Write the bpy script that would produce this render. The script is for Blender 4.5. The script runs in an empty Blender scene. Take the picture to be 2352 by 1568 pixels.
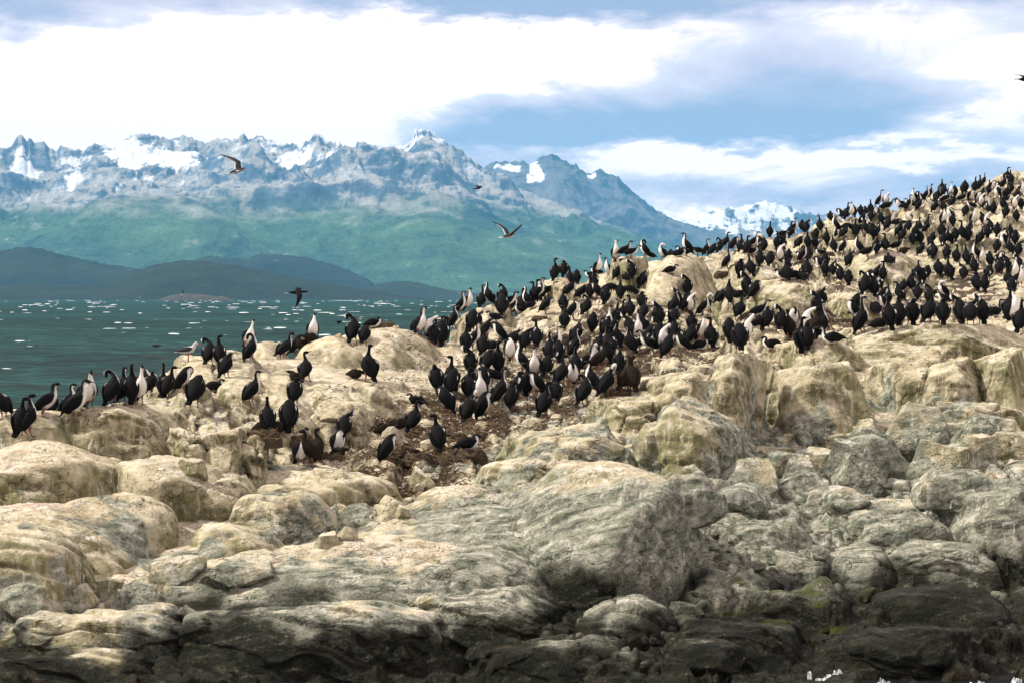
import bpy, math, random
import numpy as np
from mathutils import Vector, Matrix

# ------------------------------------------------------------------ scene, camera, world, sun
SC = bpy.context.scene
COL = SC.collection
rad = math.radians
F = 5553.0        # focal length in reference units (2352 units across the frame)
CU, V0, H = 1176.0, 681.0, 4.45   # centre column, horizon row, eye height above the sea (m)

cam_d = bpy.data.cameras.new('camera')
cam_d.sensor_width = 36.0
cam_d.lens = 36.0 * F / 2352.0
cam_d.shift_y = -(784.0 - V0) / 2352.0
cam_d.clip_start = 0.5
cam_d.clip_end = 60000.0
cam = bpy.data.objects.new('camera', cam_d)
cam.location = (0, 0, H)
cam.rotation_euler = (rad(90), 0, 0)
COL.objects.link(cam)
SC.camera = cam

SUN_DIR = Vector((-0.66, 0.02, 0.70)).normalized()     # towards the sun
SUN_EL = math.asin(SUN_DIR.z)
SUN_AZ = math.atan2(SUN_DIR.x, SUN_DIR.y)
sun_d = bpy.data.lights.new('sun', 'SUN')
sun_d.energy = 5.0
sun_d.angle = rad(3)
sun_d.color = (1.0, 0.935, 0.825)
sun = bpy.data.objects.new('sun', sun_d)
sun.rotation_euler = SUN_DIR.to_track_quat('Z', 'Y').to_euler()
COL.objects.link(sun)

SC.view_settings.view_transform = 'Standard'
SC.view_settings.look = 'None'
SC.view_settings.exposure = 0.14
SC.view_settings.gamma = 1.0
SC.view_settings.use_curve_mapping = False
SC.render.engine = 'CYCLES'
SC.cycles.use_denoising = True
SC.cycles.max_bounces = 5
SC.cycles.diffuse_bounces = 3
SC.cycles.glossy_bounces = 2
SC.cycles.volume_bounces = 1

HAZE_DENSITY = 4.5e-5
HAZE_COLOR = (0.17, 0.60, 1.0)
SKY_GAIN = 1.2


class NT:
    """Small helper that writes shader node graphs."""
    def __init__(s, tree):
        s.t = tree
        tree.nodes.clear()
    def n(s, kind, **kw):
        nd = s.t.nodes.new(kind)
        for k, v in kw.items():
            setattr(nd, k, v)
        return nd
    def put(s, sock, v):
        if hasattr(v, 'is_output') or isinstance(v, bpy.types.NodeSocket):
            s.t.links.new(v, sock)
        else:
            if sock.type == 'RGBA' and len(v) == 3:
                v = (*v, 1)
            sock.default_value = v
    def m(s, op, a, b=0.0, c=None, clamp=False):
        nd = s.n('ShaderNodeMath', operation=op, use_clamp=clamp)
        s.put(nd.inputs[0], a)
        s.put(nd.inputs[1], b)
        if c is not None:
            s.put(nd.inputs[2], c)
        return nd.outputs[0]
    def v(s, op, a, b=(0, 0, 0)):
        nd = s.n('ShaderNodeVectorMath', operation=op)
        s.put(nd.inputs[0], a)
        s.put(nd.inputs[1], b)
        return nd.outputs[0]
    def noise(s, vec, scale, detail=4, rough=0.55, dist=0.0, kind='FBM'):
        nd = s.n('ShaderNodeTexNoise', noise_dimensions='3D')
        nd.noise_type = kind
        s.put(nd.inputs['Vector'], vec)
        nd.inputs['Scale'].default_value = scale
        nd.inputs['Detail'].default_value = detail
        nd.inputs['Roughness'].default_value = rough
        nd.inputs['Distortion'].default_value = dist
        return nd.outputs[0]
    def ss(s, x, lo, hi, a=0.0, b=1.0):
        nd = s.n('ShaderNodeMapRange', interpolation_type='SMOOTHSTEP')
        s.put(nd.inputs[0], x)
        for i, q in enumerate((lo, hi, a, b)):
            s.put(nd.inputs[1 + i], q)
        return nd.outputs[0]
    def mix(s, f, a, b, mode='MIX'):
        nd = s.n('ShaderNodeMix', data_type='RGBA', blend_type=mode)
        s.put(nd.inputs['Factor'], f)
        s.put(nd.inputs[6], a)
        s.put(nd.inputs[7], b)
        return nd.outputs[2]
    def ramp(s, f, stops):
        nd = s.n('ShaderNodeValToRGB')
        cr = nd.color_ramp
        while len(cr.elements) < len(stops):
            cr.elements.new(0.5)
        for e, (p, c) in zip(cr.elements, stops):
            e.position = p
            e.color = (*c, 1)
        s.put(nd.inputs[0], f)
        return nd.outputs[0]
    def attr(s, name, out='Fac'):
        nd = s.n('ShaderNodeAttribute', attribute_name=name)
        return nd.outputs[out]


# ---- the sky: physical sky behind a broken deck of cloud
world = bpy.data.worlds.new('World')
SC.world = world
world.use_nodes = True
w = NT(world.node_tree)
wout = w.n('ShaderNodeOutputWorld')
sky = w.n('ShaderNodeTexSky', sky_type='NISHITA')
sky.sun_disc = False
sky.sun_elevation = SUN_EL
sky.sun_rotation = SUN_AZ
bg_sky = w.n('ShaderNodeBackground')
w.put(bg_sky.inputs[0], sky.outputs[0])
bg_sky.inputs[1].default_value = 0.1
tc = w.n('ShaderNodeTexCoord').outputs['Generated']
sep = w.n('ShaderNodeSeparateXYZ')
w.put(sep.inputs[0], tc)
dx, dy, dz = sep.outputs
az = w.m('MULTIPLY', w.m('ARCTAN2', dx, dy), F)                 # in frame units right of centre
el = w.m('MULTIPLY', dz, F)                                     # in frame units above the horizon
flat = w.v('MULTIPLY', tc, (1.0, 1.0, 3.4))
wob = w.m('SUBTRACT', w.noise(flat, 9.0, 6, 0.6), 0.5)
wob2 = w.m('SUBTRACT', w.noise(flat, 26.0, 6, 0.62), 0.5)
broad = w.m('SUBTRACT', w.noise(w.v('ADD', flat, (3.1, 1.7, 0.4)), 3.2, 5, 0.55, 0.4), 0.5)

def blob(u, v, su, sv, amp, warp=1.0):
    a = w.m('DIVIDE', w.m('SUBTRACT', w.m('ADD', az, w.m('MULTIPLY', wob, 420.0 * warp)), u - CU), su)
    e = w.m('DIVIDE', w.m('SUBTRACT', w.m('ADD', el, w.m('MULTIPLY', wob2, 150.0 * warp)), V0 - v), sv)
    r = w.m('ADD', w.m('MULTIPLY', a, a), w.m('MULTIPLY', e, e))
    return w.m('MULTIPLY', w.m('EXPONENT', w.m('MULTIPLY', r, -1.0)), amp)

tot = w.m('ADD', 0.27, w.m('MULTIPLY', broad, 1.05))
bil = w.m('SUBTRACT', w.noise(w.v('ADD', w.v('MULTIPLY', tc, (1.0, 1.0, 2.6)), (0.3, 5.1, 2.2)), 7.0, 7, 0.6, 1.2), 0.5)
tot = w.m('ADD', tot, w.m('MULTIPLY', bil, 1.25))
tot = w.m('ADD', tot, w.m('MULTIPLY', wob, 0.30))
tot = w.m('ADD', tot, w.m('MULTIPLY', wob2, 0.32))
for b in [(1120, 5, 380, 50, 0.85), (1750, -25, 900, 60, 0.45), (60, 40, 260, 60, 0.40),
          (1560, 300, 560, 62, 0.70), (1130, 330, 220, 70, 0.42), (1900, 225, 420, 60, 0.36),
          (2300, 330, 200, 45, 0.30), (1950, 395, 300, 16, 0.25), (2250, 420, 160, 30, 0.3),
          (1720, 445, 260, 26, 0.34), (1250, 180, 300, 90, 0.25), (1850, 150, 560, 90, 0.22),
          (480, 190, 620, 120, -0.58), (980, 120, 330, 90, -0.40), (1330, 145, 150, 55, -0.45),
          (1850, 368, 620, 36, -0.65), (2250, 300, 200, 30, -0.40), (200, 330, 500, 60, -0.35)]:
    tot = w.m('ADD', tot, blob(*b))
# crisp lower edge of the bright cloud bank
edge = w.m('ADD', w.m('SUBTRACT', w.m('MULTIPLY', az, 0.42), w.m('MULTIPLY', el, 0.0)), 0.0)
cm = w.m('ADD', w.m('MULTIPLY', w.m('SUBTRACT', tot, 0.32), 1.55), 0.32, clamp=True)
ccol = w.ramp(cm, [(0.0, (1.42, 1.14, 1.02)), (0.16, (1.30, 1.06, 0.99)), (0.34, (0.86, 0.77, 0.84)),
                   (0.55, (0.70, 0.61, 0.70)), (0.78, (0.48, 0.47, 0.60)), (1.0, (0.35, 0.375, 0.52))])
bg_c = w.n('ShaderNodeBackground')
w.put(bg_c.inputs[0], ccol)
bg_c.inputs[1].default_value = SKY_GAIN
ms = w.n('ShaderNodeMixShader')
ms.inputs[0].default_value = 0.92
w.put(ms.inputs[1], bg_sky.outputs[0])
w.put(ms.inputs[2], bg_c.outputs[0])
w.put(wout.inputs[0], ms.outputs[0])

# ------------------------------------------------------------------ numpy noise
_rng = np.random.default_rng(7)
PERM = _rng.permutation(65536).astype(np.int64)
RND = _rng.random((65536, 3))
G2 = np.stack([np.cos(np.arange(64) * 2 * np.pi / 64), np.sin(np.arange(64) * 2 * np.pi / 64)], 1)
_g3 = _rng.normal(size=(256, 3))
G3 = _g3 / np.linalg.norm(_g3, axis=1, keepdims=True)

def hsh(ix, iy, iz=0, seed=0):
    a = PERM[(ix + seed * 131) & 65535]
    a = PERM[(a + iy) & 65535]
    return PERM[(a + iz) & 65535]

def fade(t):
    return t * t * t * (t * (t * 6 - 15) + 10)

def pn2(x, y, seed=0):
    ix = np.floor(x).astype(np.int64); iy = np.floor(y).astype(np.int64)
    fx = x - ix; fy = y - iy
    u = fade(fx); v = fade(fy)
    def g(a, b):
        q = G2[hsh(ix + a, iy + b, 0, seed) & 63]
        return q[..., 0] * (fx - a) + q[..., 1] * (fy - b)
    return ((g(0, 0) * (1 - u) + g(1, 0) * u) * (1 - v) + (g(0, 1) * (1 - u) + g(1, 1) * u) * v) * 1.5

def pn3(x, y, z, seed=0):
    ix = np.floor(x).astype(np.int64); iy = np.floor(y).astype(np.int64); iz = np.floor(z).astype(np.int64)
    fx = x - ix; fy = y - iy; fz = z - iz
    u = fade(fx); v = fade(fy); w_ = fade(fz)
    out = 0
    for a in (0, 1):
        wa = u if a else 1 - u
        for b in (0, 1):
            wb = v if b else 1 - v
            for c in (0, 1):
                q = G3[hsh(ix + a, iy + b, iz + c, seed) & 255]
                d = q[..., 0] * (fx - a) + q[..., 1] * (fy - b) + q[..., 2] * (fz - c)
                out = out + d * wa * wb * (w_ if c else 1 - w_)
    return out * 1.6

def fbm2(x, y, o=4, seed=0, g=0.5, l=2.03):
    s = 0; a = 1.0
    for i in range(o):
        s = s + a * pn2(x, y, seed + i); x = x * l; y = y * l; a *= g
    return s

def ridged2(x, y, o=5, seed=0, g=0.5, l=2.05):
    s = 0; a = 1.0; w_ = 1.0
    for i in range(o):
        n = 1 - np.abs(pn2(x, y, seed + i)) * 1.35
        n = np.clip(n, 0, 1) ** 2
        s = s + a * n * w_
        w_ = np.clip(n * 1.6, 0, 1)
        x = x * l; y = y * l; a *= g
    return s

def fbm3(x, y, z, o=3, seed=0, g=0.5):
    s = 0; a = 1.0
    for i in range(o):
        s = s + a * pn3(x, y, z, seed + i); x = x * 2.03; y = y * 2.03; z = z * 2.03; a *= g
    return s

def worley2(x, y, seed=0):
    """distances to nearest and second feature, offset to the nearest, its random triple"""
    ix = np.floor(x).astype(np.int64); iy = np.floor(y).astype(np.int64)
    f1 = np.full(x.shape, 9.0); f2 = np.full(x.shape, 9.0)
    ox = np.zeros(x.shape); oy = np.zeros(x.shape); idx = np.zeros(x.shape, np.int64)
    for a in (-1, 0, 1):
        for b in (-1, 0, 1):
            h = hsh(ix + a, iy + b, 17, seed)
            r = RND[h]
            px = ix + a + 0.1 + 0.8 * r[..., 0] - x
            py = iy + b + 0.1 + 0.8 * r[..., 1] - y
            d = np.sqrt(px * px + py * py)
            near = d < f1
            f2 = np.where(near, f1, np.minimum(f2, d))
            ox = np.where(near, -px, ox); oy = np.where(near, -py, oy)
            idx = np.where(near, h, idx)
            f1 = np.where(near, d, f1)
    return f1, f2, ox, oy, RND[(idx * 7 + 13) & 65535] * 2 - 1

def worley3(x, y, z, seed=0):
    ix = np.floor(x).astype(np.int64); iy = np.floor(y).astype(np.int64); iz = np.floor(z).astype(np.int64)
    f1 = np.full(x.shape, 9.0, np.float32); f2 = np.full(x.shape, 9.0, np.float32); idx = np.zeros(x.shape, np.int64)
    off = np.zeros(x.shape + (3,), np.float32)
    for a in (-1, 0, 1):
        for b in (-1, 0, 1):
            for c in (-1, 0, 1):
                h = hsh(ix + a, iy + b, iz + c, seed)
                r = RND[h]
                o = np.stack([ix + a + 0.1 + 0.8 * r[..., 0] - x, iy + b + 0.1 + 0.8 * r[..., 1] - y, iz + c + 0.1 + 0.8 * r[..., 2] - z], -1)
                d = np.sqrt((o * o).sum(-1))
                near = d < f1
                f2 = np.where(near, f1, np.minimum(f2, d))
                off = np.where(near[..., None], -o, off)
                idx = np.where(near, h, idx)
                f1 = np.where(near, d, f1)
    return f1, f2, off, RND[(idx * 7 + 13) & 65535] * 2 - 1

def sst(x, a, b):
    t = np.clip((x - a) / (b - a), 0, 1)
    return t * t * (3 - 2 * t)

# ------------------------------------------------------------------ mesh helpers
def make_mesh(name, verts, faces, mats=(), smooth=True, attrs=None, fmat=None):
    """verts (n,3); faces an int array of quads/tris or a list of index tuples"""
    me = bpy.data.meshes.new(name)
    verts = np.asarray(verts, np.float32)
    me.vertices.add(len(verts))
    me.vertices.foreach_set('co', verts.ravel())
    if isinstance(faces, np.ndarray):
        k = faces.shape[1]
        loops = faces.ravel().astype(np.int32)
        starts = (np.arange(len(faces)) * k).astype(np.int32)
    else:
        loops = np.array([i for f in faces for i in f], np.int32)
        ln = np.array([len(f) for f in faces])
        starts = np.concatenate([[0], np.cumsum(ln)[:-1]]).astype(np.int32)
    me.loops.add(len(loops))
    me.loops.foreach_set('vertex_index', loops)
    me.polygons.add(len(starts))
    me.polygons.foreach_set('loop_start', starts)
    if fmat is not None:
        me.polygons.foreach_set('material_index', np.asarray(fmat, np.int32))
    me.polygons.foreach_set('use_smooth', np.full(len(starts), bool(smooth)))
    for m in mats:
        me.materials.append(m)
    for k, v in (attrs or {}).items():
        v = np.asarray(v, np.float32)
        if v.ndim == 1:
            a = me.attributes.new(k, 'FLOAT', 'POINT'); a.data.foreach_set('value', v)
        else:
            a = me.attributes.new(k, 'FLOAT_COLOR', 'POINT')
            a.data.foreach_set('color', np.concatenate([v, np.ones((len(v), 1), np.float32)], 1).ravel())
    me.update(calc_edges=True)
    me.validate()
    return me

def link(name, me, parent=None, **props):
    o = bpy.data.objects.new(name, me)
    COL.objects.link(o)
    if parent is not None:
        o.parent = parent
    for k, v in props.items():
        o[k] = v
    return o

def grid_faces(nc, nr, wrap=False):
    c = np.arange(nc if wrap else nc - 1)[:, None]; r = np.arange(nr - 1)[None, :]
    c2 = (c + 1) % nc
    i = lambda cc, rr: (cc * nr + rr)
    return np.stack([i(c, r) + 0 * r, i(c2, r) + 0 * r, i(c2, r + 1) + 0 * r, i(c, r + 1) + 0 * r], -1).reshape(-1, 4)

def material(name):
    m = bpy.data.materials.new(name)
    m.use_nodes = True
    g = NT(m.node_tree)
    out = g.n('ShaderNodeOutputMaterial')
    b = g.n('ShaderNodeBsdfPrincipled')
    g.put(out.inputs[0], b.outputs[0])
    return m, g, b

def ray(U, V, d):
    """point in the world that lies d metres ahead along column U, row V"""
    return np.array([(U - CU) * d / F, d, H + (V0 - V) * d / F])
# ------------------------------------------------------------------ the rocky island
# surveyed surface points: column -> [(row, distance)...] seen surface, then [(height, distance)...] hidden far side
SURVEY = {
    -420: ([(1568, 27.5), (1400, 29.3), (1300, 30.8), (1180, 32.5), (1060, 34.5), (985, 36.6), (972, 37.5)], [(1.0, 41), (-1.2, 45), (-3, 60)]),
    0: ([(1568, 27.5), (1400, 29.3), (1310, 30.6), (1200, 32), (1080, 34), (1000, 35.6), (962, 37), (957, 37.6)], [(1.0, 41.5), (-1.2, 46), (-3, 60)]),
    200: ([(1568, 27.6), (1400, 29.4), (1300, 30.8), (1180, 32.6), (1080, 34.2), (1010, 35.8), (945, 38), (930, 39)], [(1.4, 43.5), (-1.2, 49), (-3, 62)]),
    340: ([(1568, 27.6), (1400, 29.4), (1310, 30.6), (1150, 33.2), (1050, 35.2), (960, 38.5), (900, 41), (862, 43.5)], [(1.6, 48), (-1.2, 54), (-3, 65)]),
    470: ([(1568, 27.7), (1400, 29.6), (1300, 31), (1190, 33), (1070, 35.5), (960, 39), (900, 41.5), (845, 45.5)], [(1.8, 50), (-1.0, 57), (-3, 66)]),
    600: ([(1568, 27.8), (1400, 29.8), (1300, 31.2), (1180, 33.4), (1075, 36), (1000, 38.6), (945, 40.4), (870, 43), (810, 46)], [(2.0, 52), (-1, 60), (-3, 70)]),
    720: ([(1568, 27.8), (1400, 29.8), (1260, 32), (1160, 34), (1070, 37.6), (1000, 39.6), (930, 41.4), (850, 44.5), (790, 48)], [(2.6, 54), (0, 63), (-3, 75)]),
    880: ([(1568, 27.8), (1400, 29.8), (1250, 32.3), (1160, 34.5), (1080, 37.8), (1000, 39.8), (940, 42.2), (860, 45), (770, 50)], [(2.8, 57), (0, 68), (-3, 82)]),
    1000: ([(1568, 27.8), (1400, 29.9), (1250, 32.4), (1170, 34.2), (1065, 37.6), (965, 41), (885, 45), (805, 51), (765, 57)], [(2.4, 67), (-1, 82), (-3, 95)]),
    1150: ([(1568, 27.8), (1400, 30), (1250, 32.2), (1120, 35), (1060, 37.8), (960, 42), (880, 46), (800, 52), (745, 60), (703, 68)], [(2.4, 82), (-1, 97), (-3, 110)]),
    1300: ([(1568, 27.8), (1400, 30), (1250, 32), (1120, 34.4), (1010, 38), (945, 43), (880, 46.5), (800, 53), (720, 62), (660, 72), (628, 79)], [(4.2, 88), (0, 112), (-3, 125)]),
    1500: ([(1568, 27.9), (1400, 30), (1250, 32), (1110, 34.4), (985, 38.5), (905, 44), (860, 48), (790, 54), (720, 63), (650, 74), (592, 85)], [(5, 95), (2, 120)]),
    1620: ([(1568, 27.9), (1400, 29.6), (1280, 31.2), (1120, 34.6), (1000, 37.6), (890, 42.5), (830, 46), (790, 53), (720, 62), (645, 74), (580, 87)], [(5.4, 97), (3, 122)]),
    1750: ([(1568, 27.9), (1400, 30), (1250, 32.6), (1120, 35.5), (1030, 38), (930, 41), (830, 45), (770, 52), (710, 61), (640, 73), (572, 90)], [(5.6, 100), (4, 124)]),
    1900: ([(1568, 27.9), (1400, 30), (1250, 32.6), (1120, 35.4), (1030, 38), (920, 41), (820, 44.6), (780, 47), (755, 51), (690, 65), (600, 82), (512, 97)], [(6.8, 106), (5, 125)]),
    2100: ([(1568, 27.9), (1400, 30), (1270, 32), (1150, 34.6), (1040, 38), (950, 41), (850, 44.2), (775, 46), (754, 48), (735, 53), (650, 71), (560, 88), (458, 103)], [(7.9, 112), (6.5, 126)]),
    2352: ([(1568, 28), (1400, 29.8), (1270, 31.6), (1150, 34.2), (1050, 37.4), (950, 40.6), (860, 43.5), (770, 45.6), (745, 47.5), (705, 55), (610, 76), (500, 94), (402, 107)], [(9.0, 114), (8, 127)]),
    2800: ([(1568, 28), (1400, 29.8), (1270, 31.6), (1150, 34), (1050, 37), (950, 40.4), (860, 43.2), (760, 45.8), (735, 47.5), (690, 55), (590, 76), (450, 94), (330, 107)], [(10.5, 114), (10, 127)]),
}
U_A, U_B, D_A, D_B = -760.0, 3230.0, 25.5, 128.0

def base_grid():
    pts, zs = [], []
    for U, (seen, hid) in SURVEY.items():
        for V, d in seen:
            pts.append((U, d)); zs.append(H + (V0 - V) * d / F)
        for z, d in hid:
            pts.append((U, d)); zs.append(z)
        pts.append((U, 25.0)); zs.append(-0.55)
    pts = np.array(pts, float); zs = np.array(zs)
    P = np.stack([pts[:, 0] / 420.0, np.log(pts[:, 1]) * 9.0], 1)
    def ker(A, B):
        r = np.sqrt(((A[:, None] - B[None]) ** 2).sum(-1) + 0.02)
        return r
    n = len(P)
    M = np.zeros((n + 3, n + 3))
    M[:n, :n] = ker(P, P) + np.eye(n) * -0.002
    M[:n, n] = 1; M[:n, n + 1:] = P
    M[n:, :n] = M[:n, n:].T
    w_ = np.linalg.solve(M, np.concatenate([zs, [0, 0, 0]]))
    gu = np.linspace(U_A, U_B, 160); gd = np.linspace(math.log(D_A), math.log(D_B), 220)
    GU, GD = np.meshgrid(gu, gd, indexing='ij')
    Q = np.stack([GU.ravel() / 420.0, GD.ravel() * 9.0], 1)
    Z = np.zeros(len(Q))
    for i in range(0, len(Q), 4000):
        q = Q[i:i + 4000]
        Z[i:i + 4000] = ker(q, P) @ w_[:n] + w_[n] + q @ w_[n + 1:]
    return Z.reshape(GU.shape)
BASE = base_grid()

def base_z(U, D):
    a = (U - U_A) / (U_B - U_A) * (BASE.shape[0] - 1)
    b = (np.log(D) - math.log(D_A)) / (math.log(D_B) - math.log(D_A)) * (BASE.shape[1] - 1)
    a = np.clip(a, 0, BASE.shape[0] - 1.001); b = np.clip(b, 0, BASE.shape[1] - 1.001)
    i = a.astype(int); j = b.astype(int); fa = a - i; fb = b - j
    return ((BASE[i, j] * (1 - fa) + BASE[i + 1, j] * fa) * (1 - fb) + (BASE[i, j + 1] * (1 - fa) + BASE[i + 1, j + 1] * fa) * fb)

# whalebacks and outcrops: column, crest row, distance, half width (columns), depth to front / back, height,
# turn (deg), slope of the top to the right / away, roundness
DOMES = [
    # domes on the left skyline and the ledges under them
    (885, 752, 49.2, 165, 3.4, 3.2, 1.9, 0, -0.05, 0, 0.45), (770, 772, 47.6, 95, 2.4, 2.2, 1.3, 0, 0.05, 0, 0.5),
    (605, 783, 47.6, 68, 1.8, 1.7, 1.1, 0, 0.03, 0, 0.5), (625, 828, 44.8, 85, 1.6, 1.6, 0.95, 0, -0.02, 0, 0.5),
    (810, 886, 42.8, 112, 1.7, 1.5, 1.0, 0, -0.06, 0, 0.5), (440, 836, 46.0, 105, 1.9, 1.9, 0.9, 0, 0.02, 0, 0.5),
    
    
    
    
    # middle slope and the tan skyline dome
    (1125, 697, 68.0, 90, 4.5, 3.5, 1.2, 0, 0.03, 0, 0.5), (1215, 745, 59.0, 130, 3.4, 3.2, 0.7, 0, 0.02, 0, 0.5),
    (1575, 584, 85.5, 95, 7.5, 5.0, 2.3, 0, -0.02, 0, 0.5), (1440, 596, 84.0, 60, 4.5, 4, 1.4, 0, 0.03, 0, 0.5),
    (1500, 640, 77.0, 60, 3.5, 3, 1.2, 0, 0, 0, 0.45), (1845, 645, 71.0, 125, 4.2, 3.6, 1.5, 0, 0.03, 0, 0.4),
    (2060, 580, 84.0, 95, 5.5, 4, 1.6, 0, 0, 0, 0.5), (1330, 640, 78.0, 80, 3.5, 3, 0.8, 0, 0.06, 0, 0.5),
    (1760, 625, 75.0, 50, 3, 2.5, 1.0, 0, 0, 0, 0.5), (2310, 545, 88.0, 90, 4, 4, 1.2, 0, 0.04, 0, 0.5),
]

def height(U, D):
    X = (U - CU) * D / F
    Y = D
    z = base_z(U, D)
    wx = fbm2(X * 0.9, Y * 0.9, 3, 40) * 0.28
    wy = fbm2(X * 0.9 + 31, Y * 0.9, 3, 44) * 0.28
    z = z + fbm2(X * 0.35, Y * 0.35, 3, 50) * 0.10 - 0.13 * sst(D, 28.6, 31) * np.clip(D / 40, 0.8, 1.6)
    sm = np.zeros_like(z)
    best = z.copy(); second = np.full_like(z, -9.0)
    for (u, v, d, wu, df, db, h, rot, tx, ty, e) in DOMES:
        cx = (u - CU) * d / F
        a = wu * d / F
        R = max(a, df, db) * 1.9
        msk = (np.abs(X - cx) < R) & (np.abs(Y - d) < R)
        if not msk.any():
            continue
        xx = X[msk] + wx[msk] * min(1, a) - cx; yy = Y[msk] + wy[msk] * min(1, df) - d
        c_, s_ = math.cos(rad(rot)), math.sin(rad(rot))
        px = xx * c_ + yy * s_; py = -xx * s_ + yy * c_
        b = np.where(py < 0, df, db)
        r2 = (np.abs(px) / a) ** 2.3 + (np.abs(py) / b) ** 2.3
        zt = H + (V0 - v) * d / F
        zd = zt - h + h * np.clip(1 - r2, 0, 1) ** e + tx * xx + ty * yy - 2.5 * h * np.maximum(r2 - 1, 0)
        zz = z[msk]
        bb = best[msk]; s2 = second[msk]
        second[msk] = np.where(zd > bb, bb, np.maximum(s2, zd)); best[msk] = np.maximum(bb, zd)
        k = 0.03
        t = np.clip(0.5 + 0.5 * (zd - zz) / k, 0, 1)
        z[msk] = zz * (1 - t) + zd * t + k * t * (1 - t)
        sm[msk] = np.maximum(sm[msk], np.clip((1 - r2) * 3, 0, 1))
    crease = np.exp(-np.clip(best - second, 0, 9) / (0.022 * np.clip(D / 36, 0.8, 2.2)))
    z = z - 0.075 * np.clip(D / 36, .8, 2) * crease
    # how broken the rock is, place by place
    def g(u, su, d, sd):
        return np.exp(-((U - u) / su) ** 2 - ((D - d) / sd) ** 2)
    smooth = np.clip(1.25 * g(150, 430, 33.2, 2.4) + 0.9 * g(1300, 260, 33.0, 1.9) + 1.1 * g(850, 260, 48, 5) + 0.6 * g(620, 90, 46, 3)
                     + 0.8 * g(1575, 110, 82, 8) + 0.5 * g(900, 500, 31.4, 1.0) + 0.95 * g(1150, 360, 32.4, 1.9) + 0.75 * g(800, 520, 30.5, 0.9) + 0.5 * g(430, 120, 45, 3) + 0.5 * g(2060, 300, 47, 1.5), 0, 0.93)
    rough = 1 - smooth
    far = np.clip(D / 42.0, 0.8, 2.0)
    ang = rad(24)
    qx = (X * math.cos(ang) + Y * math.sin(ang)); qy = (-X * math.sin(ang) + Y * math.cos(ang))
    qx = qx + fbm2(X * 1.3, Y * 1.3, 3, 60) * 0.16; qy = qy + fbm2(X * 1.3 + 9, Y * 1.3, 3, 64) * 0.16
    for sx, sy, A, T, G, sd in ((1.7, 1.0, 0.27, 0.24, 0.12, 1), (0.78, 0.52, 0.12, 0.30, 0.07, 2), (0.30, 0.22, 0.035, 0.30, 0.025, 3)):
        f1, f2, ox, oy, r = worley2(qx / (sx * far), qy / (sy * far), 70 + sd)
        e_ = sst(f2 - f1, 0.0, (0, 0.09, 0.13, 0.2)[sd])
        blk = A * far * (r[..., 0] * 0.9) + T * A * 2.2 * (r[..., 1] * ox + r[..., 2] * oy)
        mod = 0.45 + 0.9 * sst(pn2(X * 0.5 + 7 * sd, Y * 0.5, 90 + sd), -0.4, 0.5)
        z = z + rough * mod * (blk * e_ - G * (1 - e_) * far * 0.8)
        z = z - smooth * 0.018 * (1 - sst(f2 - f1, 0.0, 0.10)) * (1 if sd == 1 else 0.5) * sst(mod, 0.6, 1.0)
    # layered ledges low on the shore
    lay = np.clip(sst(D, 31.6, 29.6) * 0.9 + 0.35 * g(1000, 450, 31.6, 1.3) + 0.3 * g(2100, 350, 32.5, 1.6), 0, 1)
    t = z * 5.2 + fbm2(X * 0.55, Y * 1.6, 4, 110) * 1.6 + X * 0.12
    fl = np.floor(t); fr = t - fl
    stp = (fl + sst(fr, 0.55, 0.98)) / 5.2
    z = z + lay * 0.75 * (stp - t / 5.2 + 0.09)
    # flowing grooves that run down the whalebacks to the right
    gr = ridged2((X * 0.55 + Y * 0.9) * 1.5, (X * 0.9 - Y * 0.5) * 0.35, 3, 120)
    z = z - smooth * 0.05 * sst(gr, 0.9, 1.6)
    g2 = ridged2((X * 0.32 + Y * 0.95) * 3.6, (X * 0.95 - Y * 0.32) * 0.5, 4, 125)
    z = z - (0.25 + 0.75 * smooth) * 0.028 * sst(g2, 0.7, 1.5)
    z = z + fbm2(X * 2.6, Y * 2.6, 4, 130) * 0.012 * (0.4 + rough) * far
    return z, smooth, crease

NC, NS, NR = 1100, 2000, 470
cu = np.linspace(-740, 3210, NC)
dd = np.exp(np.linspace(math.log(26.2), math.log(126.0), NS))
TZ = np.zeros((NC, NS)); TS = np.zeros((NC, NS)); TC = np.zeros((NC, NS))
for i in range(0, NC, 100):
    UU, DD = np.meshgrid(cu[i:i + 100], dd, indexing='ij')
    TZ[i:i + 100], TS[i:i + 100], TC[i:i + 100] = height(UU, DD)
for _ in range(4):
    TZ[1:-1] = TZ[1:-1] * 0.5 + (TZ[:-2] + TZ[2:]) * 0.25
    TZ[:, 1:-1] = TZ[:, 1:-1] * 0.5 + (TZ[:, :-2] + TZ[:, 2:]) * 0.25
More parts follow.
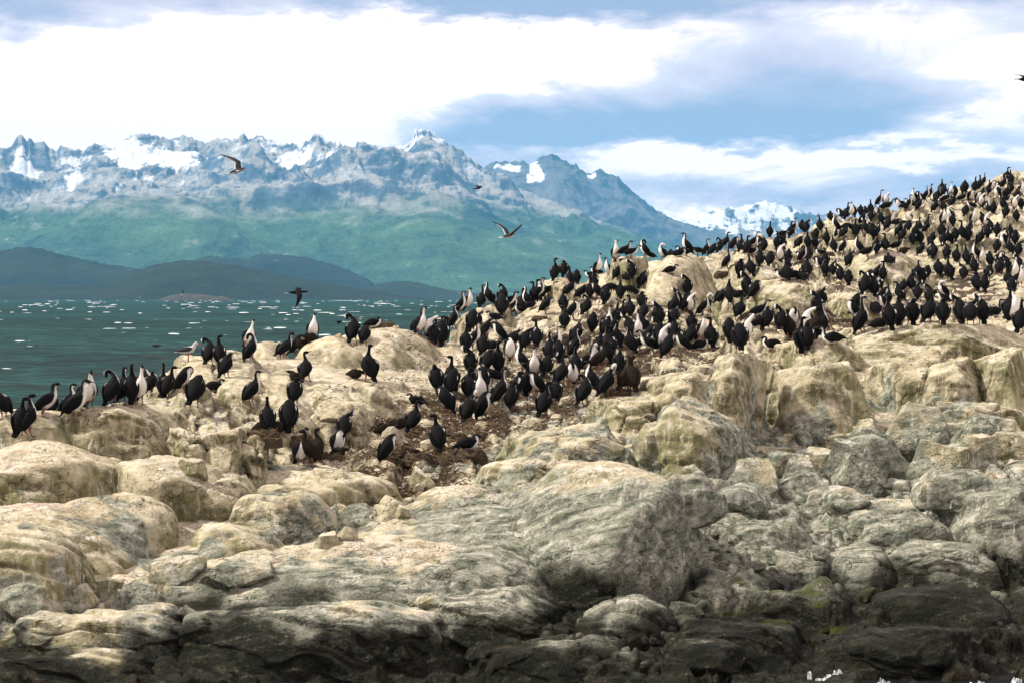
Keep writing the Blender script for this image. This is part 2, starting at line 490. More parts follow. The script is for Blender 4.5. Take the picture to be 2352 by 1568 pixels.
# rows follow the shape: more of them where the rock is steep
vv = F * (H - TZ) / dd
dv = np.abs(np.diff(vv, axis=1)) + 0.25 * np.abs(np.diff(TZ, axis=1)) * F / dd[1:] + 0.2
seen = vv[:, 1:] < np.minimum.accumulate(vv, axis=1)[:, :-1] + 12
dv = np.where(seen, dv, dv * 0.25)
ker_ = np.ones(9) / 9
dv = np.apply_along_axis(lambda q: np.convolve(np.pad(q, 4, mode='edge'), ker_, 'valid'), 0, dv)
cum = np.concatenate([np.zeros((NC, 1)), np.cumsum(dv, axis=1)], 1)
PD = np.zeros((NC, NR)); PZ = np.zeros((NC, NR)); PS = np.zeros((NC, NR)); PC = np.zeros((NC, NR))
for c in range(NC):
    s_ = np.linspace(0, cum[c, -1], NR)
    PD[c] = np.interp(s_, cum[c], dd)
for _ in range(3):                                # neighbouring columns share nearly the same rows
    cs = np.cumsum(np.pad(PD, ((21, 20), (0, 0)), mode='edge'), axis=0)
    PD = (cs[41:] - cs[:-41]) / 41.0 if cs.shape[0] - 41 == NC else (cs[41:] - cs[:-41])[:NC] / 41.0
for c in range(NC):
    PZ[c] = np.interp(PD[c], dd, TZ[c])
    PS[c] = np.interp(PD[c], dd, TS[c]); PC[c] = np.interp(PD[c], dd, TC[c])
PU = np.repeat(cu[:, None], NR, 1)
P = np.stack([(PU - CU) * PD / F, PD, PZ], -1)
def normals(P):
    a = np.gradient(P, axis=0); b = np.gradient(P, axis=1)
    n = np.cross(a, b)
    return n / (np.linalg.norm(n, axis=-1, keepdims=True) + 1e-9)
N_ = normals(P)
far_ = np.clip(P[..., 1] / 40.0, 0.75, 2.4)
q = P / far_[..., None]
ro = 0.22 + 0.60 * (1 - PS)
disp = fbm3(q[..., 0] * 2.2, q[..., 1] * 2.2, q[..., 2] * 3.2, 3, 200) * 0.024
disp += (np.abs(pn3(q[..., 0] * 5, q[..., 1] * 5, q[..., 2] * 8, 210)) - 0.25) * 0.018
disp += fbm3(q[..., 0] * 13, q[..., 1] * 13, q[..., 2] * 16, 2, 220) * 0.009
P = P + N_ * (disp * ro * far_)[..., None]
# jointed blocks: slabs that dip to the right, each standing a little proud or back, split by open cracks
dip = rad(28); yaw_ = rad(-20)
bx = P[..., 0] * math.cos(yaw_) + P[..., 1] * math.sin(yaw_); by = -P[..., 0] * math.sin(yaw_) + P[..., 1] * math.cos(yaw_)
jx = bx * math.cos(dip) - P[..., 2] * math.sin(dip); jz = bx * math.sin(dip) + P[..., 2] * math.cos(dip)
w1 = pn3(P[..., 0] * 1.1, P[..., 1] * 1.1, P[..., 2] * 1.1, 230) * 0.14
CRACK = PC * 0.7
for sx, sy, sz, A_, T_, G_, sd in ((0.80, 0.60, 0.40, 0.085, 0.16, 0.055, 240), (0.30, 0.26, 0.17, 0.030, 0.07, 0.022, 250)):
    f1, f2, off, r = worley3((jx + w1) / sx / far_, (by + w1) / sy / far_, (jz - w1 * .5) / sz / far_, sd)
    e1 = sst(f2 - f1, 0.0, 0.10)
    fac = A_ * r[..., 0] + T_ * 0.5 * (r[..., 1] * off[..., 0] + r[..., 2] * off[..., 2])
    patch = sst(pn2(P[..., 0] * 0.6 + sd, P[..., 1] * 0.6, 260 + sd), -0.5, 0.4)
    amt = np.clip(1 - PS * (1.06 if sd == 250 else 0.93), 0, 1) * (0.35 + 0.65 * patch) * far_
    P = P + N_ * (amt * (fac * e1 - G_ * (1 - e1)))[..., None]
    CRACK = np.maximum(CRACK, (1 - sst(f2 - f1, 0.0, 0.075)) * np.clip(amt / far_, 0, 1) * (1 if sd == 240 else 0.6))
N_ = normals(P)
TV = V0 - F * (P[..., 2] - H) / P[..., 1]       # row at which each vertex shows
TU = CU + F * P[..., 0] / P[..., 1]
TMIN = np.minimum.accumulate(TV, axis=1)

def ground_at(U, V):
    """the visible ground under a point of the view (or the crest when the point lies above it)"""
    c = int(np.clip(round((U - cu[0]) / (cu[1] - cu[0])), 1, NC - 2))
    k = np.argmax(TMIN[c] <= V)
    if TMIN[c, -1] > V:
        k = int(np.argmin(TV[c]))
    return P[c, k].copy()

# ---- what the rock carries: guano, tidal darkening, mud, algae
def rock_coat(P, N_):
    PU = CU + F * P[..., 0] / P[..., 1]; PD = P[..., 1]
    X_, Y_, Z_ = P[..., 0], P[..., 1], P[..., 2]
    up = np.clip(N_[..., 2], -1, 1)
    n1 = fbm2(X_ * 0.5, Y_ * 0.5, 4, 300); n2 = fbm2(X_ * 1.7 + 5, Y_ * 1.7, 4, 310)
    n3 = fbm3(X_ * 0.8, Y_ * 0.8, Z_ * 1.6, 3, 320)
    line = 0.55 + 0.12 * np.exp(-((PU - 2250) / 350) ** 2) * 3.0 + 0.20 * np.exp(-((PU - 1650) / 260) ** 2)
    dark = sst(Z_ + n1 * 0.32 + n2 * 0.22 + n3 * 0.14, line + 0.46, line - 0.34)
    gline = 1.12 + 1.10 * sst(PU, 850, 1250) + 0.1 * sst(PU, 1800, 2350) - 0.10 * sst(PU, 700, 200)
    grey = sst(Z_ + n1 * 0.95 + n2 * 0.55 + n3 * 0.3, gline + 0.5, gline - 0.5)
    def reg(u, su, d, sd):
        return np.exp(-((PU - u) / su) ** 2 - ((PD - d) / sd) ** 2)
    muddy = np.clip(1.25 * reg(940, 125, 38.5, 3.2) + 1.05 * reg(1090, 170, 42.5, 3.0) + 1.0 * reg(1250, 220, 47, 4) + 0.9 * reg(1420, 220, 53, 6)
                    + 0.7 * reg(1750, 70, 43, 2) + 0.95 * reg(1950, 330, 58, 8) + 0.85 * reg(2150, 330, 75, 14) + 0.8 * reg(1400, 200, 62, 9) + 0.8 * reg(850, 90, 36.2, 1.4)
                    + 0.5 * reg(1780, 200, 80, 10), 0, 1.4)
    dirt = np.clip(muddy * sst(up, 0.45, 0.85) * sst(n2 * 1.3 + n1 * 0.5 + muddy * 0.55, 0.15, 0.6), 0, 1)
    green = np.clip(sst(n1 + n2 * 0.5, -0.35, 0.35) * sst(up, 0.98, 0.6) + 0.75 * np.exp(-((PU - 1330) / 260) ** 2 - ((Z_ - 1.9) / 0.4) ** 2) * sst(n2, -0.5, 0.3), 0, 1)
    moss = np.clip(1.2 * reg(1900, 330, 30.0, 1.3) * sst(up, 0.45, 0.85) * sst(n2 + n1, -0.05, 0.5) + reg(1560, 60, 31.5, 1.6) * 0.5 * sst(n2, 0, 0.5), 0, 1)
    pink = np.clip(sst(n1 - n2 * 0.4, 0.1, 0.6) * (reg(120, 300, 32, 1.6) + reg(2000, 300, 32.3, 1.2) + 0.6 * reg(1000, 300, 31.5, 1)) * sst(up, 0.55, 0.9), 0, 1)

    guano = np.clip(sst(up, 0.55, 0.92) * sst(n1 * 0.7 + n2 * 0.6 + fbm2(X_ * 5, Y_ * 5, 3, 330) * 0.5, -0.25, 0.35), 0, 1) * np.clip(1.15 - dark * 1.0, 0, 1) * (1 - 0.65 * grey)
    steep = sst(up + n2 * 0.25, 0.72, 0.30)
    return dict(dark=dark, grey=grey, green=green, dirt=dirt, moss=moss, pink=pink, guano=guano, steep=steep)
COAT = rock_coat(P, N_)
dark, grey, green, dirt, moss, pink, guano = (COAT[k] for k in ('dark', 'grey', 'green', 'dirt', 'moss', 'pink', 'guano'))
m_rock, g, b = material('island_rock')
geo = g.n('ShaderNodeNewGeometry').outputs['Position']
A = lambda k: g.attr(k)
streak = g.noise(g.v('MULTIPLY', geo, (9.0, 9.0, 0.9)), 1.0, 4, 0.6)
big = g.noise(geo, 1.3, 5, 0.6)
mid_ = g.noise(geo, 5.5, 6, 0.65)
fine = g.noise(geo, 28.0, 5, 0.7)
speck = g.noise(geo, 70.0, 2, 0.6)
rotn = g.n('ShaderNodeMapping')
g.put(rotn.inputs['Vector'], geo)
rotn.inputs['Rotation'].default_value = (0.0, rad(18), rad(20))
band = g.noise(g.v('MULTIPLY', rotn.outputs[0], (1.1, 7.0, 9.0)), 1.0, 6, 0.62, 0.6)
tex = g.m('ADD', g.m('MULTIPLY', mid_, 0.45), g.m('ADD', g.m('MULTIPLY', band, 0.25), g.m('MULTIPLY', big, 0.30)))
cream = g.ramp(tex, [(0.29, (0.13, 0.115, 0.060)), (0.41, (0.46, 0.41, 0.26)), (0.52, (0.72, 0.655, 0.47)), (0.66, (0.88, 0.84, 0.72))])
tan = g.ramp(fine, [(0.28, (0.08, 0.066, 0.032)), (0.45, (0.38, 0.33, 0.20)), (0.66, (0.66, 0.585, 0.41))])
col = g.mix(g.ss(big, 0.42, 0.62), cream, tan)
yel = g.ramp(streak, [(0.3, (0.095, 0.10, 0.045)), (0.5, (0.23, 0.225, 0.11)), (0.7, (0.45, 0.42, 0.28))])
bare = g.ramp(g.m('ADD', g.m('MULTIPLY', streak, 0.45), g.m('ADD', g.m('MULTIPLY', big, 0.3), g.m('MULTIPLY', fine, 0.25))), [(0.36, (0.040, 0.042, 0.026)), (0.47, (0.15, 0.140, 0.080)), (0.60, (0.42, 0.37, 0.23))])
col = g.mix(g.m('MULTIPLY', A('steep'), g.ss(g.m('ADD', big, g.m('MULTIPLY', g.m('SUBTRACT', mid_, 0.5), 0.5)), 0.40, 0.56)), col, bare)
col = g.mix(g.m('MULTIPLY', A('green'), g.ss(g.m('ADD', big, g.m('MULTIPLY', streak, 0.6)), 0.58, 0.86)), col, yel)
col = g.mix(g.m('MULTIPLY', A('pink'), 0.55), col, (0.62, 0.45, 0.42))
greyc = g.ramp(g.m('ADD', g.m('MULTIPLY', band, 0.55), g.m('ADD', g.m('MULTIPLY', mid_, 0.2), g.m('MULTIPLY', fine, 0.25))),
               [(0.33, (0.024, 0.031, 0.023)), (0.43, (0.115, 0.132, 0.100)), (0.52, (0.30, 0.315, 0.24)), (0.63, (0.70, 0.69, 0.58))])
col = g.mix(g.ss(g.m('ADD', A('grey'), g.m('MULTIPLY', g.m('SUBTRACT', mid_, 0.5), 1.1)), 0.30, 0.72), col, greyc)
guanof = g.m('MULTIPLY', A('guano'), g.ss(g.m('ADD', mid_, g.m('MULTIPLY', g.m('SUBTRACT', fine, 0.5), 0.6)), 0.40, 0.60))
col = g.mix(g.m('MULTIPLY', guanof, 0.8), col, (0.72, 0.665, 0.54))
runs = g.noise(g.v('MULTIPLY', geo, (16.0, 16.0, 0.55)), 1.0, 3, 0.55)
runm = g.m('MULTIPLY', g.ss(runs, 0.60, 0.66), g.m('MULTIPLY', A('steep'), g.ss(big, 0.42, 0.55)))
col = g.mix(g.m('MULTIPLY', g.m('MULTIPLY', runm, g.ss(mid_, 0.42, 0.58)), g.m('SUBTRACT', 0.75, g.m('MULTIPLY', A('dark'), 0.7))), col, (0.76, 0.72, 0.62))
patchn = g.noise(g.v('ADD', geo, (11.0, 3.0, 7.0)), 2.1, 6, 0.68)
col = g.mix(g.m('MULTIPLY', g.ss(patchn, 0.56, 0.64), 0.60), col, g.ramp(fine, [(0.35, (0.055, 0.060, 0.045)), (0.65, (0.20, 0.195, 0.14))]))
splash = g.m('MULTIPLY', g.ss(g.noise(g.v('ADD', geo, (1.0, 17.0, 5.0)), 4.2, 5, 0.6, 0.8), 0.58, 0.64), g.m('MULTIPLY', g.ss(big, 0.44, 0.56), A('guano')))
col = g.mix(g.m('MULTIPLY', splash, 0.8), col, (0.88, 0.86, 0.79))
wash = g.m('MULTIPLY', g.ss(streak, 0.57, 0.70), g.ss(big, 0.40, 0.6))
col = g.mix(g.m('MULTIPLY', wash, g.m('SUBTRACT', 0.75, g.m('MULTIPLY', A('dark'), 0.7))), col, (0.72, 0.68, 0.58))
darkc = g.ramp(g.m('ADD', g.m('MULTIPLY', band, 0.5), g.m('ADD', g.m('MULTIPLY', mid_, 0.2), g.m('MULTIPLY', fine, 0.3))),
               [(0.34, (0.003, 0.0035, 0.0025)), (0.48, (0.011, 0.013, 0.009)), (0.57, (0.038, 0.040, 0.027)), (0.66, (0.26, 0.25, 0.205))])  # palest stop paints highlights of lit ledges into the dark rock colour
dk = g.ss(g.m('ADD', A('dark'), g.m('ADD', g.m('MULTIPLY', g.m('SUBTRACT', mid_, 0.5), 0.9), g.m('MULTIPLY', g.m('SUBTRACT', band, 0.5), 1.1))), 0.20, 0.80)
col = g.mix(dk, col, darkc)
col = g.mix(g.m('MULTIPLY', g.ss(g.m('ADD', g.m('MULTIPLY', A('moss'), 0.75), g.m('ADD', g.m('MULTIPLY', g.m('SUBTRACT', fine, 0.5), 1.5), g.m('MULTIPLY', g.m('SUBTRACT', mid_, 0.5), 1.3))), 0.22, 0.62), 0.85), col, g.ramp(speck, [(0.3, (0.016, 0.021, 0.004)), (0.7, (0.085, 0.10, 0.022))]))
dirtc = g.ramp(fine, [(0.3, (0.028, 0.020, 0.014)), (0.5, (0.085, 0.062, 0.041)), (0.72, (0.24, 0.19, 0.135))])
col = g.mix(g.ss(g.m('ADD', A('dirt'), g.m('MULTIPLY', g.m('SUBTRACT', mid_, 0.5), 0.9)), 0.25, 0.6), col, dirtc)
wobn = g.n('ShaderNodeTexNoise'); g.put(wobn.inputs['Vector'], geo); wobn.inputs['Scale'].default_value = 3.0; wobn.inputs['Detail'].default_value = 4
wobc = wobn.outputs['Color']
vor = g.n('ShaderNodeTexVoronoi', feature='DISTANCE_TO_EDGE')
g.put(vor.inputs['Vector'], g.v('ADD', g.v('MULTIPLY', rotn.outputs[0], (0.55, 1.15, 1.9)), g.v('MULTIPLY', wobc, (0.5, 0.5, 0.5))))
hair = g.ss(vor.outputs[0], 0.0, 0.05)
fis = g.m('MULTIPLY', g.m('SUBTRACT', 1.0, g.ss(vor.outputs[0], 0.004, 0.022)), g.ss(g.noise(g.v('ADD', geo, (4.0, 9.0, 2.0)), 0.9, 3, 0.5), 0.42, 0.56))
col = g.mix(g.m('MULTIPLY', fis, 0.85), col, (0.035, 0.028, 0.02))
col = g.mix(g.m('MULTIPLY', A('crack'), 0.9), col, (0.05, 0.038, 0.024))
spots = g.m('MULTIPLY', g.ss(speck, 0.63, 0.72), 0.5)
col = g.mix(spots, col, g.mix(0.65, col, (0.05, 0.04, 0.03)))
g.put(b.inputs['Base Color'], col)
g.put(b.inputs['Roughness'], g.m('SUBTRACT', 0.88, g.m('MULTIPLY', dk, 0.52)))
b.inputs['Specular IOR Level'].default_value = 0.07
bump = g.n('ShaderNodeBump')
bump.inputs['Strength'].default_value = 1.0
bump.inputs['Distance'].default_value = 0.05
g.put(bump.inputs['Height'], g.m('ADD', g.m('ADD', g.m('MULTIPLY', mid_, 1.0), g.m('MULTIPLY', g.m('SUBTRACT', 1.0, fis), 0.45)), g.m('ADD', g.m('MULTIPLY', fine, 0.95), g.m('MULTIPLY', band, 0.35))))
g.put(b.inputs['Normal'], bump.outputs[0])

flat_ = lambda a: a.reshape(-1)
rock_me = make_mesh('rocky_island', P.reshape(-1, 3), grid_faces(NC, NR), [m_rock], True,
                    {'dark': flat_(dark), 'grey': flat_(grey), 'green': flat_(green), 'dirt': flat_(dirt), 'moss': flat_(moss), 'pink': flat_(pink), 'crack': flat_(CRACK), 'guano': flat_(guano), 'steep': flat_(COAT['steep'])})
link('rocky_ground', rock_me, kind='structure', label='pale guano covered bedrock island rising to the right')
# ------------------------------------------------------------------ sea
def sea_mesh():
    azs = np.concatenate([np.linspace(-180, -17, 50)[:-1], np.linspace(-17, 17, 330), np.linspace(17, 180, 50)[1:-1]])
    ds = np.concatenate([[1.5, 6, 14], np.exp(np.linspace(math.log(22), math.log(3200), 270)), np.exp(np.linspace(math.log(3400), math.log(15500), 12))])
    A_, D_ = np.meshgrid(np.radians(azs), ds, indexing='ij')
    x = np.sin(A_) * D_; y = np.cos(A_) * D_
    z = np.zeros_like(x)
    # wind sea running to the left and towards the island
    for (lx, ly, amp, sd) in ((14, 6.5, 0.40, 400), (6.2, 2.9, 0.24, 405), (2.6, 1.3, 0.11, 410), (1.1, 0.6, 0.05, 415)):
        u = x * 0.93 + y * 0.36; v = -x * 0.36 + y * 0.93
        n = pn2(u / lx, v / ly, sd)
        fadeo = np.clip(1.35 - D_ / (lx * 95), 0, 1)
        z = z + amp * (1 - np.abs(n) * 2.0) * fadeo * 0.7
    calm = sst(D_, 30, 60) * 0.85 + 0.15
    z = np.where(D_ > 20, z * calm, 0) - 0.05
    return np.stack([x, y, z], -1), len(azs), len(ds)
sp, sa, sd_ = sea_mesh()
m_sea, g, b = material('sea_water')
geo = g.n('ShaderNodeNewGeometry').outputs['Position']
sv = g.v('MULTIPLY', geo, (0.16, 0.42, 0.3))
n_a = g.noise(sv, 1.0, 8, 0.72)
n_c = g.noise(g.v('MULTIPLY', geo, (0.55, 1.3, 0.3)), 1.0, 5, 0.7)
n_b = g.noise(g.v('MULTIPLY', geo, (0.02, 0.012, 0.02)), 1.0, 3, 0.5)
colw = g.ramp(g.m('ADD', g.m('MULTIPLY', n_a, 0.45), g.m('ADD', g.m('MULTIPLY', n_c, 0.35), g.m('MULTIPLY', n_b, 0.2))), [(0.40, (0.002, 0.008, 0.008)), (0.50, (0.005, 0.036, 0.033)), (0.60, (0.024, 0.105, 0.092))])
kelp = g.ss(g.noise(g.v('MULTIPLY', geo, (0.05, 0.16, 1)), 1.0, 3, 0.5), 0.60, 0.68)
sepw = g.n('ShaderNodeSeparateXYZ'); g.put(sepw.inputs[0], geo)
kelp = g.m('MULTIPLY', kelp, g.ss(sepw.outputs[1], 250.0, 150.0))
colw = g.mix(g.m('MULTIPLY', kelp, 0.7), colw, (0.030, 0.022, 0.026))
colw = g.mix(g.ss(sepw.outputs[1], 62.0, 34.0), colw, (0.006, 0.007, 0.006))
b.inputs['Roughness'].default_value = 0.3
dif = g.n('ShaderNodeBsdfDiffuse'); g.put(dif.inputs['Color'], colw)
glo = g.n('ShaderNodeBsdfGlossy'); glo.inputs['Roughness'].default_value = 0.28
mxs = g.n('ShaderNodeMixShader')
mxs.inputs[0].default_value = 0.05
g.put(mxs.inputs[1], dif.outputs[0]); g.put(mxs.inputs[2], glo.outputs[0])
g.put([n for n in g.t.nodes if n.type == 'OUTPUT_MATERIAL'][0].inputs[0], mxs.outputs[0])
g.t.nodes.remove(b)
bump = g.n('ShaderNodeBump')
bump.inputs['Strength'].default_value = 0.9
bump.inputs['Distance'].default_value = 0.6
g.put(bump.inputs['Height'], g.m('ADD', n_a, g.m('MULTIPLY', g.noise(g.v('MULTIPLY', geo, (0.7, 1.6, 1)), 1.0, 4, 0.6), 0.35)))
g.put(dif.inputs['Normal'], bump.outputs[0]); g.put(glo.inputs['Normal'], bump.outputs[0])
sea_me = make_mesh('sea', sp.reshape(-1, 3), grid_faces(sa, sd_, True), [m_sea], True)
link('sea', sea_me, kind='structure', label='wind ruffled dark green sea channel with whitecaps')

# breaking crests: low ridges of white water, longest across the wind
m_foam, g, b = material('white_water')
b.inputs['Roughness'].default_value = 0.9
geo = g.n('ShaderNodeNewGeometry').outputs['Position']
g.put(b.inputs['Base Color'], g.ramp(g.noise(geo, 1.2, 4, 0.6), [(0.3, (0.45, 0.55, 0.56)), (0.6, (0.86, 0.90, 0.90))]))
rs = np.random.default_rng(21)
fv, ff = [], []
def crest(x, y, ln, ht, wd, z0=0.12):
    n = 7
    i0 = len(fv)
    t = np.linspace(-1, 1, n)
    ph = rs.random() * 6
    for k in range(n):
        e = (1 - t[k] ** 2) ** 0.5 * (0.6 + 0.5 * rs.random()) + 0.02
        cx = x + t[k] * ln / 2; cy = y + wd * 0.8 * math.sin(t[k] * 2 + ph) + t[k] * ln * 0.15
        fv.extend([(cx, cy - wd * e, z0 - 0.12), (cx, cy, z0 + ht * e), (cx, cy + wd * e, z0 - 0.12)])
    for k in range(n - 1):
        a = i0 + k * 3
        ff.extend([(a, a + 3, a + 4, a + 1), (a + 1, a + 4, a + 5, a + 2)])
made = 0
while made < 560:
    V = 690 + 250 * rs.random() ** 2.6
    d = F * H / (V - V0)
    if d > 2600: continue
    U = rs.uniform(-250, 1750)
    x = (U - CU) * d / F
    if pn2(np.array([x / 60.0]), np.array([d / 90.0]), 500)[0] < -0.25 + 0.5 * (d < 200): continue
    s = rs.lognormal(-0.25, 0.5)
    k = (d / 300.0) ** 0.65
    crest(x, d, 1.05 * s * k + 0.2, 0.024 * min(s, 1.6) * max(0.8, k ** 0.8) + 0.02, 0.10 * k)
    made += 1
for u_, v_, s_, k_ in ((1912, 1556, 1.0, 7), (1960, 1566, .5, 4), (2030, 1567, .5, 5), (2335, 1564, .5, 6), (2250, 1568, .4, 4)):
    d_ = F * H / (v_ + 4 - V0)
    for _ in range(k_ * 5):
        crest((u_ - CU) * d_ / F + rs.normal(0, .07) * s_, d_ + rs.normal(0, .05), .07 * s_ * rs.uniform(.4, 1.3), .05 * s_ * rs.random(), .015, 0.0 + .10 * rs.random() ** 2 * s_)
foam_me = make_mesh('whitecaps', np.array(fv), np.array(ff), [m_foam], True)
link('whitecaps', foam_me, kind='stuff', label='scattered white foam crests on the choppy green sea')
# ------------------------------------------------------------------ far land
CREST_A = [(-500, 372), (-250, 350), (-120, 362), (0, 356), (22, 357), (44, 327), (54, 331), (62, 345), (68, 333), (80, 343), (92, 335), (105, 332), (130, 346), (140, 332), (152, 336), (170, 342), (190, 334), (215, 322), (245, 326), (255, 332),
           (300, 314), (318, 318), (340, 318), (375, 320), (400, 325), (430, 319), (450, 325), (478, 329), (500, 322), (520, 327), (543, 331), (552, 322), (562, 321), (576, 333), (590, 312), (606, 314), (618, 322), (640, 325), (680, 325), (690, 336), (697, 316),
           (715, 311), (733, 301), (745, 312), (757, 318), (775, 315), (792, 332), (806, 347), (814, 333), (822, 319), (838, 320), (850, 326), (858, 320), (872, 321), (900, 326), (925, 322), (944, 312), (951, 300), (955, 278), (963, 281), (970, 276), (980, 281), (986, 280), (1000, 297),
           (1020, 311), (1042, 332), (1060, 345), (1090, 370), (1130, 388), (1200, 425), (1300, 466), (1400, 508), (1500, 548), (1600, 585), (1700, 615), (1900, 650), (2300, 670), (2700, 676)]
CREST_B = [(700, 480), (950, 450), (1080, 400), (1122, 377), (1150, 369), (1178, 374), (1205, 372), (1218, 380), (1240, 365), (1262, 362), (1268, 357), (1280, 368), (1300, 377), (1318, 388), (1323, 382), (1345, 404), (1358, 405), (1368, 397), (1378, 393), (1398, 408), (1420, 411), (1450, 440), (1490, 470),
           (1520, 492), (1560, 510), (1620, 528), (1680, 542), (1760, 558), (1900, 580), (2300, 620), (2700, 640)]
CREST_C = [(1200, 520), (1350, 500), (1480, 494), (1530, 486), (1560, 489), (1600, 476), (1622, 484), (1650, 488), (1680, 478), (1700, 480), (1718, 474), (1740, 466), (1755, 461), (1772, 464), (1800, 474), (1850, 488), (1880, 494), (1950, 496), (2100, 510), (2400, 500), (2700, 520)]

def mountain(name, label, crest, d0, d1, d2, ua, ub, nc, nr, prof, seed, rough, mats, snow_f=None, foot=0.0, scale=1.0, jag=0.0, soft=True, ref=None):
    cx, cv = np.array(crest).T
    U = np.linspace(ua, ub, nc)
    T = np.concatenate([np.linspace(0, 1, nr), np.linspace(1, 1.5, nr // 4)[1:]])
    UU, TT = np.meshgrid(U, T, indexing='ij')
    D = np.where(TT <= 1, d0 + (d1 - d0) * TT, d1 + (d2 - d1) * (TT - 1) * 2)
    X = (UU - CU) * D / F
    c1 = np.interp(U, cx, cv)
    kk = np.exp(-0.5 * (np.arange(-150, 151) / 50.0) ** 2); kk /= kk.sum()
    st = (ub - ua) / (nc - 1)
    fine_u = np.arange(ua - 200, ub + 200, 1.0)
    c0 = np.interp(U, fine_u, np.convolve(np.pad(np.interp(fine_u, cx, cv), 150, mode='edge'), kk, 'valid')) + (6 if jag else 0)
    kt = sst(TT, 0.86, 0.985) * (1 if soft else 0) + (0 if soft else 1)
    cvv = c0[:, None] * (1 - kt) + c1[:, None] * kt
    zc = H + (V0 - cvv) * d1 / F 
    px, py = np.array(prof).T
    pr = np.interp(np.clip(TT, 0, 1), px, py)
    pr = np.where(TT > 1, 1 - (TT - 1) * 1.2, pr)
    s = scale
    wx = fbm2(X / (1500 * s), D / (1500 * s), 3, seed + 50) * 420 * s
    wy = fbm2(X / (1500 * s) + 7, D / (1500 * s), 3, seed + 55) * 420 * s
    r = ridged2((X + wx) / (1150 * s), (D + wy) / (1900 * s), 7, seed, 0.52) - 0.85
    f = fbm2((X + wx * .3) / (260 * s), (D + wy * .3) / (420 * s), 5, seed + 20, 0.55)
    env = np.clip(TT * (1.06 - TT) * 3.2, 0, 1)
    high = sst(pr, 0.42, 0.85)
    z = zc * pr + zc * rough * env * (r * (0.35 + 0.75 * high) + f * (0.10 + 0.22 * high))
    z = z + zc * jag * sst(TT, 0.86, 0.985) * sst(TT, 1.12, 1.0) * (ridged2(UU / 20.0, TT * 9, 4, seed + 70) - 0.8)
    z = np.maximum(z, foot - 2.0 * (TT < 0.02))
    Pm = np.stack([X, D, z], -1)
    Nm = normals(Pm)
    if Nm[..., 2].mean() < 0: Nm = -Nm
    att = {}
    hgt = z / (zc + 1e-6)
    att['alt'] = np.clip(z / ref if ref else hgt, 0, 1.2)
    sl = Nm[..., 2]
    att['slope'] = sl
    cav = f + r * 0.6
    att['snow'] = snow_f(UU, TT, att['alt'], sl, cav) if snow_f else np.zeros_like(z)
    me = make_mesh(name, Pm.reshape(-1, 3), grid_faces(*UU.shape), mats, True, {k: v.reshape(-1) for k, v in att.items()})
    return link(name, me, kind='structure', label=label)

def rock_land(name, tree_line, rock_a, rock_b, forest_lo=(0.018, 0.040, 0.022), forest_hi=(0.060, 0.105, 0.035), scl=1.0, scree=(0.40, 0.32, 0.25), streaks=0.0):
    m, g, b = material(name)
    geo = g.n('ShaderNodeNewGeometry').outputs['Position']
    A = lambda k: g.attr(k)
    n_big = g.noise(g.v('MULTIPLY', geo, (1, 1, 1.6)), 0.0016 * scl, 6, 0.6)
    n_mid = g.noise(g.v('MULTIPLY', geo, (1, 0.6, 1.6)), 0.009 * scl, 6, 0.65)
    n_fin = g.noise(geo, 0.06 * scl, 5, 0.75)
    gul = g.noise(g.v('MULTIPLY', geo, (1, 0.25, 0.18)), 0.016 * scl, 5, 0.65)
    rock = g.ramp(g.m('ADD', g.m('MULTIPLY', n_mid, 0.5), g.m('MULTIPLY', gul, 0.5)), [(0.35, rock_a), (0.62, rock_b)])
    scr = g.ramp(n_mid, [(0.35, tuple(q * 0.6 for q in scree)), (0.62, scree)])
    col = g.mix(g.ss(g.m('ADD', A('slope'), g.m('MULTIPLY', g.m('SUBTRACT', n_mid, 0.5), 1.5)), 0.66, 0.90), rock, scr)
    wood = g.ramp(g.m('ADD', g.m('MULTIPLY', n_fin, 0.42), g.m('ADD', g.m('MULTIPLY', n_big, 0.40), g.m('MULTIPLY', n_mid, 0.30))), [(0.44, forest_lo), (0.66, forest_hi)])
    wood = g.mix(g.m('MULTIPLY', g.ss(n_mid, 0.60, 0.70), 0.55), wood, tuple(q * 0.7 for q in scree))
    alt = g.m('ADD', A('alt'), g.m('ADD', g.m('MULTIPLY', g.m('SUBTRACT', n_big, 0.5), 0.34), g.m('MULTIPLY', g.m('SUBTRACT', n_mid, 0.5), 0.22)))
    col = g.mix(g.ss(alt, tree_line - 0.12, tree_line + 0.10), wood, col)
    dust = g.m('MULTIPLY', g.ss(g.m('ADD', g.m('MULTIPLY', gul, 0.6), g.m('MULTIPLY', n_mid, 0.4)), 0.52, 0.62), g.ss(alt, 0.56, 0.80))
    col = g.mix(g.m('MULTIPLY', dust, streaks), col, (0.72, 0.74, 0.77))
    col = g.mix(g.ss(g.m('ADD', A('snow'), g.m('ADD', g.m('MULTIPLY', g.m('SUBTRACT', n_mid, 0.5), 1.5), g.m('MULTIPLY', g.m('SUBTRACT', gul, 0.5), 1.8))), 0.42, 0.64), col, (0.88, 0.90, 0.93))
    g.put(b.inputs['Base Color'], col)
    b.inputs['Roughness'].default_value = 0.95
    b.inputs['Specular IOR Level'].default_value = 0.1
    bump = g.n('ShaderNodeBump')
    bump.inputs['Strength'].default_value = 0.9
    bump.inputs['Distance'].default_value = 40.0 / scl
    g.put(bump.inputs['Height'], g.m('ADD', g.m('MULTIPLY', n_mid, 1.0), g.m('ADD', g.m('MULTIPLY', gul, 0.5), g.m('MULTIPLY', n_fin, 0.45))))
    g.put(b.inputs['Normal'], bump.outputs[0])
    return m

